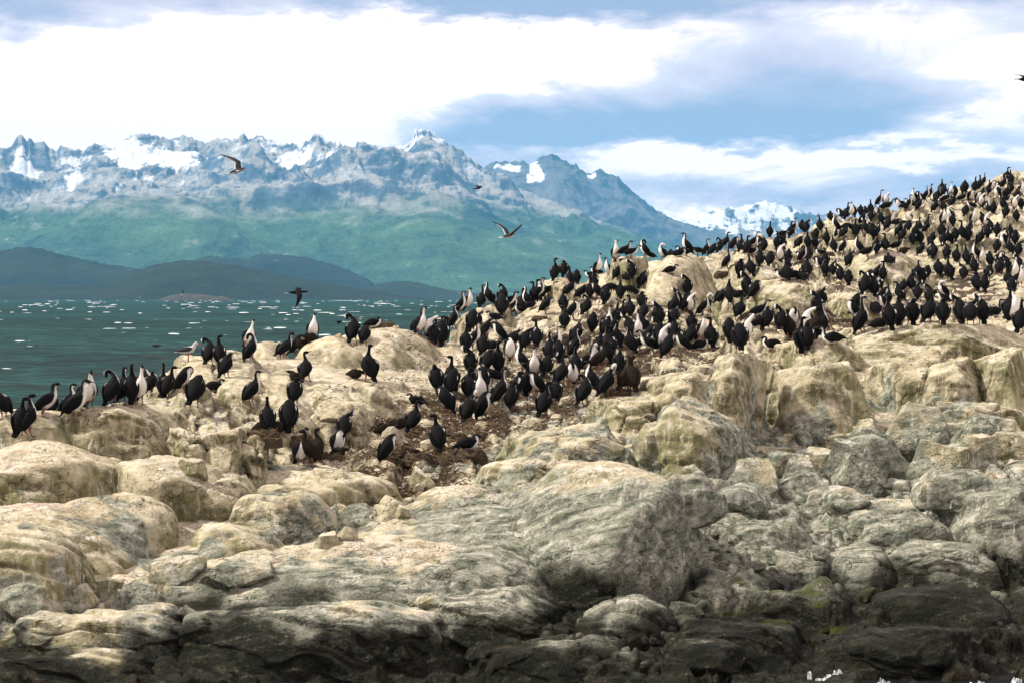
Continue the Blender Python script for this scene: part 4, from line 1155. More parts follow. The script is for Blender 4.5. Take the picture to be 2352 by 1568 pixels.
OUT_V, OUT_F, _out_n = [], [], 0
def outcrop(label, U, Vt, Vb, w, kind, depth, seed, turn=0, tilt=0.0, lean=0.0, crack=1.0, sink=0.5, planes=None):
    """a mass of bedrock: top row Vt, foot row Vb, width w (columns); kind smooth or box; depth in metres"""
    global _out_n
    rs = np.random.default_rng(1000 + seed)
    p = ground_at(U, Vb)
    d = p[1]
    dt = d + depth * (0.35 if kind == 'smooth' else 0.22)
    W = w * 1.12 * dt / F
    depth = depth * 1.15
    top = H + (V0 - Vt) * dt / F
    hgt = (top - p[2]) / (1 - sink)
    dirs, fc = ICO5 if w > 290 else ICO4
    if kind == 'smooth':
        n = rs.normal(size=(16, 3)); n /= np.linalg.norm(n, axis=1, keepdims=True)
        dd_ = rs.uniform(.86, 1.0, 16)
        q = np.maximum(dirs @ n.T, 0) / dd_
        r = 1 / ((q ** 24).sum(1) ** (1 / 24) + 1e-6)
        se = 1 / ((np.abs(dirs) ** 2.5).sum(1) ** (1 / 2.5))
        v = dirs * (0.6 * np.minimum(r, 1.3) + 0.4 * se)[:, None]
    else:
        n = np.array([[1, -.25, .22], [-1, -.2, .18], [.15, -1, .28], [-.35, -1, .16], [0, 1, .1], [tilt * -1.0, lean, 1], [.55, -.5, .75], [-.5, -.55, .8]]) + rs.normal(size=(8, 3)) * .13
        dd_ = np.array([.86, .86, .80, .84, .8, .74, .93, .95]) * rs.uniform(.94, 1.05, 8)
        ex = rs.normal(size=(15, 3)); ex[:, 1] = -np.abs(ex[:, 1]); ex[:, 2] = np.abs(ex[:, 2]) * .8
        n = np.concatenate([n, ex]); dd_ = np.concatenate([dd_, rs.uniform(.84, 1.04, 15)])
        n /= np.linalg.norm(n, axis=1, keepdims=True)
        q = np.maximum(dirs @ n.T, 0) / dd_
        r = 1 / ((q ** 90).sum(1) ** (1 / 90) + 1e-6)
        v = dirs * np.minimum(r, 1.4)[:, None]
    v = (v - (v.max(0) + v.min(0)) / 2) / (v.max(0) - v.min(0))
    a = rad(turn)
    v = v * (W, depth, hgt)
    v[:, 2] += v[:, 0] * (tilt if kind == 'smooth' else tilt * .15)
    # keep the apparent width after turning
    vx = v[:, 0] * math.cos(a) - v[:, 1] * math.sin(a); vy = v[:, 0] * math.sin(a) + v[:, 1] * math.cos(a)
    vx *= W / (vx.max() - vx.min())
    v = np.stack([vx, vy, v[:, 2]], 1)
    v[:, 2] += top - p[2] - v[:, 2].max()
    org = np.array([(U - CU) * dt / F, d + depth * .40, p[2]])
    wp = v + org
    N0 = vnorm(wp, fc)
    k = np.clip(d / 38, .8, 1.6)
    sm_ = 0.9 if kind == 'smooth' else 0.40
    off = fbm3(wp[:, 0] * .9, wp[:, 1] * .9, wp[:, 2] * 1.3, 3, 600) * .085 * sm_ * k
    u_ = wp[:, 0] * .95 - wp[:, 1] * .32 - wp[:, 2] * .25; w2 = wp[:, 0] * .32 + wp[:, 1] * .6 + wp[:, 2] * .9
    lay = ridged2(w2 * 3.4 + fbm3(wp[:, 0] * 1.2, wp[:, 1] * 1.2, wp[:, 2] * 1.2, 2, 610) * .5, u_ * .45, 4, 620)
    off -= .040 * sst(lay, .75, 1.5) * (1.0 if kind == 'smooth' else .55)
    sw = w2 * 2.0 + fbm3(wp[:, 0] * .9, wp[:, 1] * .9, wp[:, 2] * .9, 3, 615) * .55 + seed * .37
    sw = sw - np.floor(sw)
    off += (.055 if kind == 'box' else .022) * (sst(sw, 0, .14) - sw)
    f1, f2, of_, rr = worley3(wp[:, 0] / .75 + off, wp[:, 1] / .6, wp[:, 2] / .5, 630 + seed % 7)
    e1 = sst(f2 - f1, 0, .09)
    ck = crack * sst(pn3(wp[:, 0] * .8, wp[:, 1] * .8, wp[:, 2] * .8, 640), -.25, .35)
    off += ck * (((.060 if kind == 'box' else .022) * rr[:, 0] + (.16 if kind == 'box' else .05) * .5 * (rr[:, 1] * of_[:, 0] + rr[:, 2] * of_[:, 2])) * e1 - .040 * (1 - e1))
    g1, g2, og, rg = worley3(wp[:, 0] / .27 + off * 2, wp[:, 1] / .24, wp[:, 2] / .2, 660 + seed % 5)
    ck2 = crack * sst(pn3(wp[:, 0] * 1.1, wp[:, 1] * 1.1, wp[:, 2] * 1.1, 670), .0, .5) * (1 if kind == 'box' else .5)
    off += ck2 * (.022 * rg[:, 0] * sst(g2 - g1, 0, .14) - .014 * (1 - sst(g2 - g1, 0, .12)))
    off += fbm3(wp[:, 0] * 6, wp[:, 1] * 6, wp[:, 2] * 7, 2, 650) * .008
    wp = wp + N0 * off[:, None]
    N1 = vnorm(wp, fc)
    at = rock_coat(wp, N1)
    at['crack'] = np.clip((1 - sst(f2 - f1, 0, .06)) * ck * .8 + .35 * sst(lay, 1.15, 1.6), 0, 1)
    at['dirt'] = at['dirt'] * 0
    me = make_mesh('rock_outcrop', wp - org, fc, [m_rock], kind == 'smooth', at)
    o = link('rock_outcrop', me, label=label, category='rock', group='bedrock outcrops of the shore')
    o.location = org
    OUT_V.append(wp); OUT_F.append(fc + _out_n); _out_n += len(wp)

OUTCROPS = [
    ('largest smooth pale whaleback rock at the left edge below the first birds', 120, 1018, 1165, 400, 'smooth', 2.6, -14, -.12, .3),
    ('smooth pale whaleback with a dark hole, second from the left edge', 405, 1049, 1195, 270, 'smooth', 2.0, -18, -.16, .3),
    ('yellowish rounded whaleback overlapping in front of the two larger ones', 262, 1130, 1282, 290, 'smooth', 1.9, -22, -.18, .4),
    ('long pinkish streaked whaleback descending to the tide pool', 130, 1166, 1320, 380, 'smooth', 1.9, -18, -.16, .5),
    ('lowest pinkish whaleback at the left edge', 60, 1200, 1362, 330, 'smooth', 1.6, -18, -.20, .5),
    ('small tan hump between whalebacks at the left edge', 60, 1112, 1172, 180, 'smooth', 1.2, 0, -.05, .8),
    ('little rounded hump right of the second whaleback', 520, 1094, 1180, 150, 'smooth', 1.4, -10, -.1, .5),
    ('wide low tan rock in front of the three brown and white birds', 735, 1074, 1160, 340, 'smooth', 2.0, -6, -.06, 1.0),
    ('grey streaked low rock under the wide tan one', 650, 1132, 1240, 240, 'smooth', 1.5, -12, -.12, 1.0),
    ('low ribbed grey rock left of the grey wedge', 560, 1195, 1290, 230, 'smooth', 1.3, -14, -.13, 1.0),
    ('upright tan cliff block below the left bird ledge', 432, 998, 1105, 96, 'box', 1.4, 8, .0, 1.0),
    ('broad tan cliff block beside the upright one', 512, 986, 1110, 100, 'box', 1.4, -5, .05, 1.0),
    ('narrow tan cliff block at the end of the left rock face', 575, 1000, 1098, 76, 'box', 1.3, 6, 0, 1.0),
    ('tan ledge block carrying two birds seen from behind', 628, 938, 1012, 186, 'box', 1.7, 0, -.02, 1.0),
    ('tan stepped block right of the ledge with two birds', 775, 926, 1034, 150, 'box', 1.6, -6, -.05, 1.0),
    ('long pale bird ledge above the left cliff', 250, 928, 1045, 310, 'box', 2.0, 0, .02, .8),
    ('pale bird ledge at the far left', 40, 950, 1040, 260, 'box', 1.8, 4, .02, .7),
    ('small stepped block under the pale bird ledge', 320, 985, 1055, 150, 'box', 1.2, 0, 0, 1.0),
    # centre
    ('great grey rounded rock in the middle of the shore', 1350, 1064, 1390, 440, 'smooth', 4.2, 10, .20, .8),
    ('long grey shoulder sloping left from the great grey rock', 1130, 1170, 1340, 620, 'smooth', 2.8, 6, .10, .9),
    ('pale green smooth slab beside the mud', 1062, 1112, 1196, 240, 'smooth', 1.8, 8, .06, .6),
    ('yellowish dome between the pale slab and the great grey rock', 1225, 1112, 1200, 180, 'smooth', 1.6, 8, .08, .8),
    ('long low dark faced whaleback across the lower middle', 850, 1246, 1420, 860, 'smooth', 2.4, 3, .03, .9),
    ('low pale slab above the dark faced whaleback', 690, 1300, 1400, 420, 'smooth', 1.3, 4, .05, .9),
    ('yellow green rib running up right behind the grey rock', 1330, 985, 1110, 340, 'box', 2.4, 14, .18, .9),
    ('lower yellow green step above the grey rock', 1240, 1040, 1125, 240, 'box', 1.6, 12, .14, .9),
    ('pyramid shaped grey rib with a dark right side', 1605, 926, 1112, 260, 'box', 2.4, -24, -.25, .8),
    ('tan streaked rib rising to the crowd', 1690, 812, 1030, 150, 'box', 2.4, -22, -.1, .9),
    ('broken tan shoulder left of the streaked rib', 1570, 850, 960, 170, 'box', 2.0, 6, .16, 1.0),
    ('low tan step under the crowd', 1455, 905, 990, 180, 'box', 1.6, 10, .18, 1.0),
    ('steep dark right flank of the great grey rock', 1490, 1090, 1400, 190, 'smooth', 3.4, -10, -.25, .8),
    # right hand cliff
    ('big shadowed block with a sloping pale top', 1900, 836, 1022, 245, 'box', 2.4, 8, .10, .6),
    ('long flat topped cliff carrying the lined up birds', 2150, 746, 858, 440, 'box', 3.0, 2, .03, .8),
    ('tan ledge stepping down left of the long cliff', 1900, 780, 856, 210, 'box', 2.2, 8, .12, .8),
    ('dark stained round shouldered block under the cliff', 2112, 806, 962, 200, 'box', 2.2, 14, .10, .7),
    ('grey streaked slab leaning beside the dark stained block', 2200, 826, 975, 170, 'box', 2.0, -10, -.05, .7),
    ('pale block at the right edge under the cliff', 2318, 800, 960, 130, 'box', 2.0, 0, 0, .8),
    ('low tan ramp below the right edge blocks', 2260, 925, 1000, 260, 'box', 1.8, 6, .08, .9),
    # lower right
    ('dark rock mass at the right edge', 2300, 1118, 1320, 270, 'box', 2.2, 14, .15, .7),
    ('pinkish flat slab sloping across the lower right', 2075, 1160, 1262, 270, 'box', 1.8, 10, .10, .7),
    ('cream stained slab in the rubble', 1770, 1205, 1292, 260, 'box', 1.5, 8, .08, .9),
    ('olive step below the cream stained slab', 1650, 1290, 1372, 160, 'box', 1.2, 0, 0, 1.0),
    ('white splashed hump in the lower right', 1985, 1262, 1362, 190, 'smooth', 1.5, 0, -.03, .8),
    ('long dark overhanging ledge at the lower right', 2180, 1250, 1350, 330, 'box', 1.7, -6, -.06, .8),
    ('mossy slanting slab near the water', 1850, 1360, 1455, 290, 'box', 1.4, 6, .05, .8),
    ('bare brownish hump near the lower right edge', 2170, 1345, 1440, 280, 'smooth', 1.5, -6, -.06, .7),
    ('black wet hump beside the water', 2080, 1440, 1540, 330, 'smooth', 1.3, 0, -.04, .8),
    ('olive brown boulder shaped outcrop under the great grey rock', 1440, 1378, 1475, 200, 'smooth', 1.3, -5, -.08, .8),
    # rocks among the crowd
    ('big tan dome on the skyline with a steep right face', 1572, 581, 716, 172, 'smooth', 6.5, -12, -.05, .8),
    ('stepped tan shoulder left of the skyline dome', 1452, 590, 684, 92, 'box', 4.5, 0, .05, .9),
    ('tan ledge with streaked face in the middle of the crowd', 1785, 640, 730, 200, 'box', 5.0, 6, .06, .8),
    ('small rounded tan rock above the streaked ledge', 1758, 612, 662, 66, 'smooth', 3.0, 0, 0, .6),
    ('upper tan dome surrounded by the crowd', 2042, 577, 655, 185, 'smooth', 5.5, 0, -.02, .8),
    ('bare pale slab near the summit', 2340, 528, 572, 150, 'smooth', 5.0, 8, .05, .6),
    ('tan boulder under the three skyline birds', 1285, 640, 694, 100, 'box', 4.0, 6, .12, .8),
    ('tan slab with low steps right of the two preening birds', 1962, 678, 738, 110, 'box', 3.5, 6, .1, .9),
    ('small tan dome on the upper skyline', 1915, 506, 548, 80, 'smooth', 4.0, 0, 0, .7),
    ('tan rock between birds on the upper right slope', 2215, 590, 628, 90, 'smooth', 3.5, 0, .05, .7),
    # bottom ledges
    ('layered dark ledge along the bottom left', 230, 1418, 1530, 520, 'box', 1.5, 3, .04, 1.0),
    ('layered dark ledge in the bottom centre', 720, 1398, 1530, 600, 'box', 1.6, 2, .02, 1.0),
    ('dark stepped rock right of the bottom ledges', 1120, 1362, 1490, 360, 'box', 1.5, -4, -.05, 1.0),
    ('black wet ledge at the bottom edge', 1300, 1460, 1560, 420, 'box', 1.2, 0, 0, 1.0),
    ('black wet ledge at the bottom left corner', 150, 1490, 1575, 480, 'box', 1.1, 0, 0, 1.0),
    ('low wet rock between the bottom ledges', 1700, 1440, 1535, 320, 'box', 1.2, 4, .03, .9),
]
for i, (lab, u, vt, vb, w_, kd, dp, tn, tl, ck) in enumerate(OUTCROPS):
    outcrop(lab, u, vt, vb, w_, kd, dp, i, tn, tl, 0.0, ck)

from mathutils.bvhtree import BVHTree
_bv = BVHTree.FromPolygons([tuple(q) for q in np.concatenate(OUT_V)], [tuple(q) for q in np.concatenate(OUT_F).tolist()])
ground_bare = ground_at
def ground_at(U, V):
    p = ground_bare(U, V)
    c = int(np.clip(round((U - cu[0]) / (cu[1] - cu[0])), 1, NC - 2))
    r = Vector(((U - CU) / F, 1.0, (V0 - V) / F)).normalized()
    hit = _bv.ray_cast(Vector((0, 0, H)), r)
    if hit[0] is None:          # a hair over an outcrop's edge still stands on it
        for dv_ in (4, 8):
            r2 = Vector(((U - CU) / F, 1.0, (V0 - V - dv_) / F)).normalized()
            h2 = _bv.ray_cast(Vector((0, 0, H)), r2)
            if h2[0] is not None and h2[0].y < p[1] - 1.0:
                hit = h2
                break
    if hit[0] is not None and hit[0].y < p[1]:
        return np.array(hit[0])
    return p

def boulder(name, label, U, Vb, wpx, hpx, seed, dark=0.0, grey=0.0, green=0.0, sharp=40.0, depth=0.9, turn=None, tilt=0.0, crown=None):
    rs = np.random.default_rng(seed)
    p = ground_at(U, Vb)
    d = p[1]
    w_ = wpx * d / F; h_ = hpx * d / F
    v = rock_shape(ICO4[0], rs, 9 if sharp < 30 else 5, sharp if sharp < 30 else 95.0)
    if crown is not None:
        v[:, :2] *= (1 - crown * np.clip(v[:, 2:3], -.2, 1))
    v = v - (v.max(0) + v.min(0)) / 2
    v = v / (v.max(0) - v.min(0))
    a = rs.uniform(-.5, .5) if turn is None else rad(turn)
    v = np.stack([v[:, 0] * math.cos(a) - v[:, 1] * math.sin(a), v[:, 0] * math.sin(a) + v[:, 1] * math.cos(a), v[:, 2]], 1)
    v[:, 0] /= v[:, 0].max() - v[:, 0].min()
    v[:, 2] += v[:, 0] * tilt; v[:, 2] /= v[:, 2].max() - v[:, 2].min()
    v = v * (w_, w_ * depth, h_ * 1.35)
    v[:, 2] += h_ * .92 - v[:, 2].max()
    wp = v + p + (0, w_ * depth * .42, 0)
    nn = fbm3(wp[:, 0] * 3, wp[:, 1] * 3, wp[:, 2] * 3, 3, 800 + seed) * 0.03 + fbm3(wp[:, 0] * 11, wp[:, 1] * 11, wp[:, 2] * 11, 2, 820 + seed) * 0.010
    dirn = v / (np.linalg.norm(v, axis=1, keepdims=True) + 1e-6)
    v = v + dirn * nn[:, None] * min(1.0, w_ / 0.6)
    wv = v + p + (0, w_ * depth * .42, 0)
    at = rock_coat(wv, vnorm(wv, ICO4[1]))
    z0 = np.zeros(len(v))
    at.update(dark=at['dark'] * .7 + dark * .3, grey=at['grey'] * .45 + grey * .55, green=at['green'] * .5 + green * .5, dirt=z0, crack=z0)
    me = make_mesh(name, v, ICO4[1], [m_rock], sharp < 20, at)
    o = link(name, me, label=label, category='boulder', group='loose boulders on the shore')
    o.location = p + (0, w_ * depth * .42, 0)
    return o

def zc(x, y):           # point read in the close view of the right hand slope
    return ((2600 + x / 1.5722) / 1.7415, (1200 + y / 1.5722) / 1.7415)
BOULDERS = [
    # label, (U,V of its foot), width, height, dark, grey, green, kwargs
    ('tan three-cornered boulder standing on the brown mud below the nests', (960, 1128), 74, 58, 0, 0, 0, dict(crown=.45, sharp=40)),
    ('grey wedge-shaped boulder with a dark underside beside the tan rock ledges', (822, 1222), 112, 64, .05, .75, 0, dict(crown=.35, sharp=40)),
    ('tan rounded boulder just behind the grey wedge-shaped boulder', (888, 1193), 84, 60, 0, .05, 0, dict(sharp=16)),
    ('small pointed grey stone in front of the grey wedge-shaped boulder', (800, 1242), 52, 36, .1, .6, 0, dict(crown=.5)),
    ('small tan stone right of the tan rounded boulder', (922, 1192), 40, 34, 0, 0, 0, dict()),
    ('flat pale grey slab left of the small pointed stone', (750, 1258), 66, 38, 0, .55, 0, dict()),
    ('dark rounded boulder lying at the left edge above the water', (62, 1408), 160, 66, .55, .8, 0, dict(sharp=9, depth=.7)),
    ('dark rounded boulder touching the edge boulder on its right', (158, 1392), 140, 58, .6, .8, 0, dict(sharp=9, depth=.7)),
    ('flat topped dark olive block beside the tide pool', (226, 1372), 120, 56, .55, .7, .5, dict(sharp=40, depth=.6)),
    ('slanting slab leaning up out of the tide pool', (400, 1342), 140, 66, .35, .8, .1, dict(tilt=.5, sharp=40)),
    ('mossy dark block behind the slanting slab', (540, 1352), 190, 72, .45, .75, .4, dict(tilt=.1, sharp=40)),
    ('largest peaked grey block on the right slope', zc(1690, 1030), 200, 150, .2, .9, 0, dict(crown=.6, sharp=50)),
    ('upright dark grey block split by a vertical crack', zc(1215, 1200), 108, 128, .35, .9, 0, dict(crown=.25, sharp=50)),
    ('tall rounded grey block behind the split upright block', zc(1345, 1130), 120, 130, .3, .85, 0, dict(crown=.3, sharp=22)),
    ('grey block streaked with white leaning on the tall rounded one', zc(1320, 1220), 130, 96, .25, .85, 0, dict(crown=.4, sharp=50)),
    ('squat dark grey block with a sloping top below the gully', zc(990, 1205), 116, 80, .3, .9, 0, dict(crown=.2, sharp=50)),
    ('white streaked pale block at the foot of the peaked grey block', zc(1790, 1180), 140, 116, .1, .65, 0, dict(crown=.3, sharp=50)),
    ('dark wedge of rock left of the peaked grey block', zc(1530, 1140), 112, 100, .35, .85, 0, dict(crown=.55, sharp=50)),
    ('flat topped pinkish block right of the peaked grey block', zc(1965, 945), 136, 66, .0, .35, 0, dict(sharp=50)),
    ('broad grey streaked boulder near the right edge', zc(2170, 960), 160, 92, .1, .6, 0, dict(crown=.2)),
    ('knobbly cube-like rock pair member beside the dark crack', zc(1985, 1100), 90, 80, .2, .6, 0, dict(sharp=50)),
    ('rounded cube of rock with a pale top by the dark crack', zc(2105, 1080), 90, 84, .1, .5, 0, dict(sharp=30)),
    ('long low smooth grey boulder across the right slope', zc(1930, 1245), 210, 66, .15, .95, 0, dict(sharp=10, depth=.6)),
    ('long tan streaked boulder in the middle of the rubble', zc(590, 1240), 160, 84, 0, .5, .2, dict(crown=.2, tilt=.15)),
    ('big olive grey boulder at the foot of the grey rib', zc(230, 1320), 180, 108, .1, .7, .3, dict(crown=.3, sharp=20)),
    ('olive boulder near the grey rib with a cracked right side', zc(440, 1300), 80, 70, .1, .6, .2, dict()),
    ('tan dome-shaped stone in the rubble below the gully', zc(840, 1130), 118, 66, 0, .4, .2, dict(sharp=12)),
    ('small square grey stone on top of the rubble bank', zc(1070, 1110), 88, 72, .2, .8, 0, dict(sharp=50)),
    ('low tan slab under the big shadowed block', zc(1210, 960), 96, 50, 0, .1, 0, dict()),
    ('flat tan stone lying in the gully mouth', zc(770, 1030), 100, 36, 0, .05, 0, dict(depth=.6)),
    ('pale tan pyramid stone in the upper gully', zc(765, 530), 70, 66, 0, 0, 0, dict(crown=.6, sharp=50)),
    ('brown boulder under the streaked cliff', zc(1330, 900), 130, 62, .05, .2, .1, dict()),
    ('tan boulder with streaks left of the streaked cliff foot', zc(1450, 960), 120, 70, 0, .15, .1, dict(tilt=.3)),
    ('grey boulder sticking out at the right edge of the slope', zc(2260, 1010), 130, 66, .1, .6, 0, dict(tilt=.2)),
    ('rounded dark boulder half way down the right slope', zc(1250, 1320), 110, 60, .25, .9, 0, dict(sharp=12)),
    ('weathered grey boulder in front of the squat dark block', zc(1010, 1300), 150, 74, .15, .75, .1, dict(sharp=14)),
    ('lumpy olive boulder low in the rubble beside the gully', zc(600, 1340), 150, 66, .1, .7, .2, dict(sharp=14)),
    ('small dark boulder by the foot of the big grey dome', (1650, 1230), 66, 40, .5, .8, 0, dict()),
    ('pale topped boulder above the mossy hump', (1830, 1325), 96, 46, .1, .45, 0, dict(sharp=14)),
    ('wet black boulder at the water edge, lower right', (2130, 1520), 220, 80, 1.0, .8, 0, dict(sharp=10, depth=.7)),
    ('wet dark boulder at the water edge, bottom middle', (1640, 1540), 170, 62, 1.0, .8, 0, dict(sharp=14, depth=.7)),
    ('greenish streaked block at the top of the grey dome', (1500, 1040), 90, 74, 0, .3, .7, dict(sharp=50, crown=.2)),
    ('tan fallen stone at the foot of the left cliff', (440, 1092), 66, 42, 0, .05, 0, dict(sharp=40)),
]
for i, (lab, (u, v), w_, h_, dk_, gr_, gn_, kw) in enumerate(BOULDERS):
    boulder('boulder', lab, u, v, w_, h_, 30 + i, dk_, gr_, gn_, **kw)

# ---- rubble: small angular stones lying in the gaps
rs = np.random.default_rng(5)
flatP = P.reshape(-1, 3); flatN = N_.reshape(-1, 3)
FU, FV = TU.reshape(-1), TV.reshape(-1)
visible = (TV <= TMIN + 3).reshape(-1)
def blobw(u, su, v, sv):
    return np.exp(-((FU - u) / su) ** 2 - ((FV - v) / sv) ** 2)
wgt = (1.0 * blobw(1850, 300, 1120, 110) + 0.7 * blobw(1650, 130, 1160, 90) + 0.9 * blobw(800, 160, 1180, 60) + 0.5 * blobw(950, 120, 1120, 60)
       + 0.5 * blobw(1760, 60, 980, 90) + 0.35 * blobw(1300, 250, 1000, 80) + 0.25 * blobw(1300, 700, 1450, 80) + 0.3 * blobw(2000, 350, 1300, 70)
       + 0.3 * blobw(1500, 600, 720, 90) + 0.3 * blobw(480, 160, 1000, 70))
wgt = wgt * visible * sst(flatN[:, 2], 0.35, 0.8) * (flatP[:, 2] > 0.1)
wgt /= wgt.sum()
pick = rs.choice(len(wgt), 1300, p=wgt)
shapes = [rock_shape(ICO1[0], rs, 7, 30.0) for _ in range(24)]
RV, RF, RA = [], [], {k: [] for k in ('dark', 'grey', 'green', 'dirt', 'moss', 'pink', 'crack', 'guano', 'steep')}
src = {'dark': dark.reshape(-1), 'grey': grey.reshape(-1), 'green': green.reshape(-1), 'dirt': dirt.reshape(-1) * 0, 'moss': moss.reshape(-1), 'pink': pink.reshape(-1), 'crack': dark.reshape(-1) * 0, 'guano': guano.reshape(-1), 'steep': COAT['steep'].reshape(-1)}
for i, k in enumerate(pick):
    d = flatP[k, 1]
    s = min(rs.lognormal(math.log(0.055), 0.55), 0.22) * (0.7 + 0.3 * d / 36)
    v = shapes[i % 24] * (s * rs.uniform(.8, 1.5), s * rs.uniform(.7, 1.2), s * rs.uniform(.5, .95))
    a, t = rs.uniform(0, 6.28), rs.uniform(-.5, .5)
    v = np.stack([v[:, 0] * math.cos(a) - v[:, 1] * math.sin(a), v[:, 0] * math.sin(a) + v[:, 1] * math.cos(a), v[:, 2] + v[:, 0] * t], 1)
    RV.append(v + flatP[k] + (0, 0, s * .25)); RF.append(ICO1[1] + 42 * i)
    for q in RA: RA[q].append(np.full(42, src[q][k] * rs.uniform(.6, 1.1)))
link('rubble', make_mesh('rubble', np.concatenate(RV), np.concatenate(RF), [m_rock], False, {k: np.concatenate(v) for k, v in RA.items()}),
     kind='stuff', label='small broken stones lying between the rocks')

# ---- dead weed, twigs and feathers trodden into the mud
m_weed = simple('dead_weed', (0.075, 0.054, 0.033), 0.95, 0.05)
m_straw = simple('pale_straw', (0.30, 0.22, 0.13), 0.95, 0.05)
m_feather = simple('white_feather', (0.72, 0.70, 0.66), 0.9, 0.05)
wgt = dirt.reshape(-1) * visible * (flatP[:, 1] < 62) * np.clip((46 / flatP[:, 1]) ** 1.0, 0, 2)
wgt /= wgt.sum()
def blades(name, label, n, mat, ln, wd, lift, seed, w_=wgt):
    r_ = np.random.default_rng(seed)
    k = r_.choice(len(w_), n, p=w_)
    c = flatP[k] + np.stack([r_.normal(0, .03, n), r_.normal(0, .03, n), np.zeros(n)], 1)
    a = r_.uniform(0, 6.28, n); L = ln * r_.uniform(.5, 1.4, n)
    e = np.stack([np.cos(a) * L, np.sin(a) * L * .6, lift * r_.uniform(0, 1, n) * L], 1)
    s_ = np.stack([-np.sin(a) * wd, np.cos(a) * wd, np.zeros(n)], 1)
    u_ = np.array((0, 0, wd))
    m1 = c + e * .5 + (0, 0, .012)
    v = np.stack([c - s_, c + s_, m1 + u_, c + e], 1).reshape(-1, 3) + (0, 0, .012)
    i = np.arange(n)[:, None] * 4
    f = np.concatenate([i + (0, 1, 2), i + (1, 3, 2), i + (3, 0, 2), i + (0, 3, 1)])
    link(name, make_mesh(name, v, f, [mat], False), kind='stuff', label=label)
blades('dead_seaweed', 'dark dead weed and twigs trodden into the brown mud', 9000, m_weed, .10, .006, .5, 1)
blades('dry_straw', 'pale dry straw scattered over the brown nesting mud', 4200, m_straw, .09, .004, .5, 2)
blades('loose_feathers', 'small white feathers lying on the nesting mud', 700, m_feather, .035, .008, .5, 3)

def nest_mesh(seed):
    r_ = np.random.default_rng(seed)
    v, f = [], []
    m = 18
    prof = [(.30, -.10), (.27, .02), (.235, .085), (.20, .12), (.15, .125), (.10, .095), (0.02, .085)]
    for i, (rr, z) in enumerate(prof):
        for j in range(m):
            a = j / m * 6.283
            q = rr * (1 + .10 * r_.normal())
            v.append((q * math.cos(a), q * math.sin(a), z + .012 * r_.normal()))
    for i in range(len(prof) - 1):
        for j in range(m):
            f.append((i * m + j, i * m + (j + 1) % m, (i + 1) * m + (j + 1) % m, (i + 1) * m + j))
    cup = make_mesh('cup', v, f, [m_nest], False)
    v, f = [], []
    for _ in range(240):
        a = r_.uniform(0, 6.283); z = r_.uniform(-.03, .125); rr = .285 - z * .62 + r_.normal() * .012
        c = np.array((rr * math.cos(a), rr * math.sin(a), z))
        t = np.array((-math.sin(a), math.cos(a), r_.normal() * .5)) + np.array((math.cos(a), math.sin(a), -.6)) * r_.uniform(-.1, .7)
        t /= np.linalg.norm(t)
        L = r_.uniform(.04, .12); s_ = np.cross(t, (0, 0, 1.0)) * .0045
        i0 = len(v)
        v += [c - t * L - s_, c - t * L + s_, c + t * L, c + np.array((0, 0, .006))]
        f += [(i0, i0 + 1, i0 + 3), (i0 + 1, i0 + 2, i0 + 3), (i0 + 2, i0, i0 + 3), (i0, i0 + 2, i0 + 1)]
    return cup, make_mesh('twigs', v, f, [m_straw, m_weed], False, None, [0 if (i // 4) % 3 == 0 else 1 for i in range(len(f))])
m_nest = simple('nest_mud', (0.055, 0.042, 0.029), 0.95, 0.05)
NEST_MESH = [nest_mesh(i) for i in range(3)]
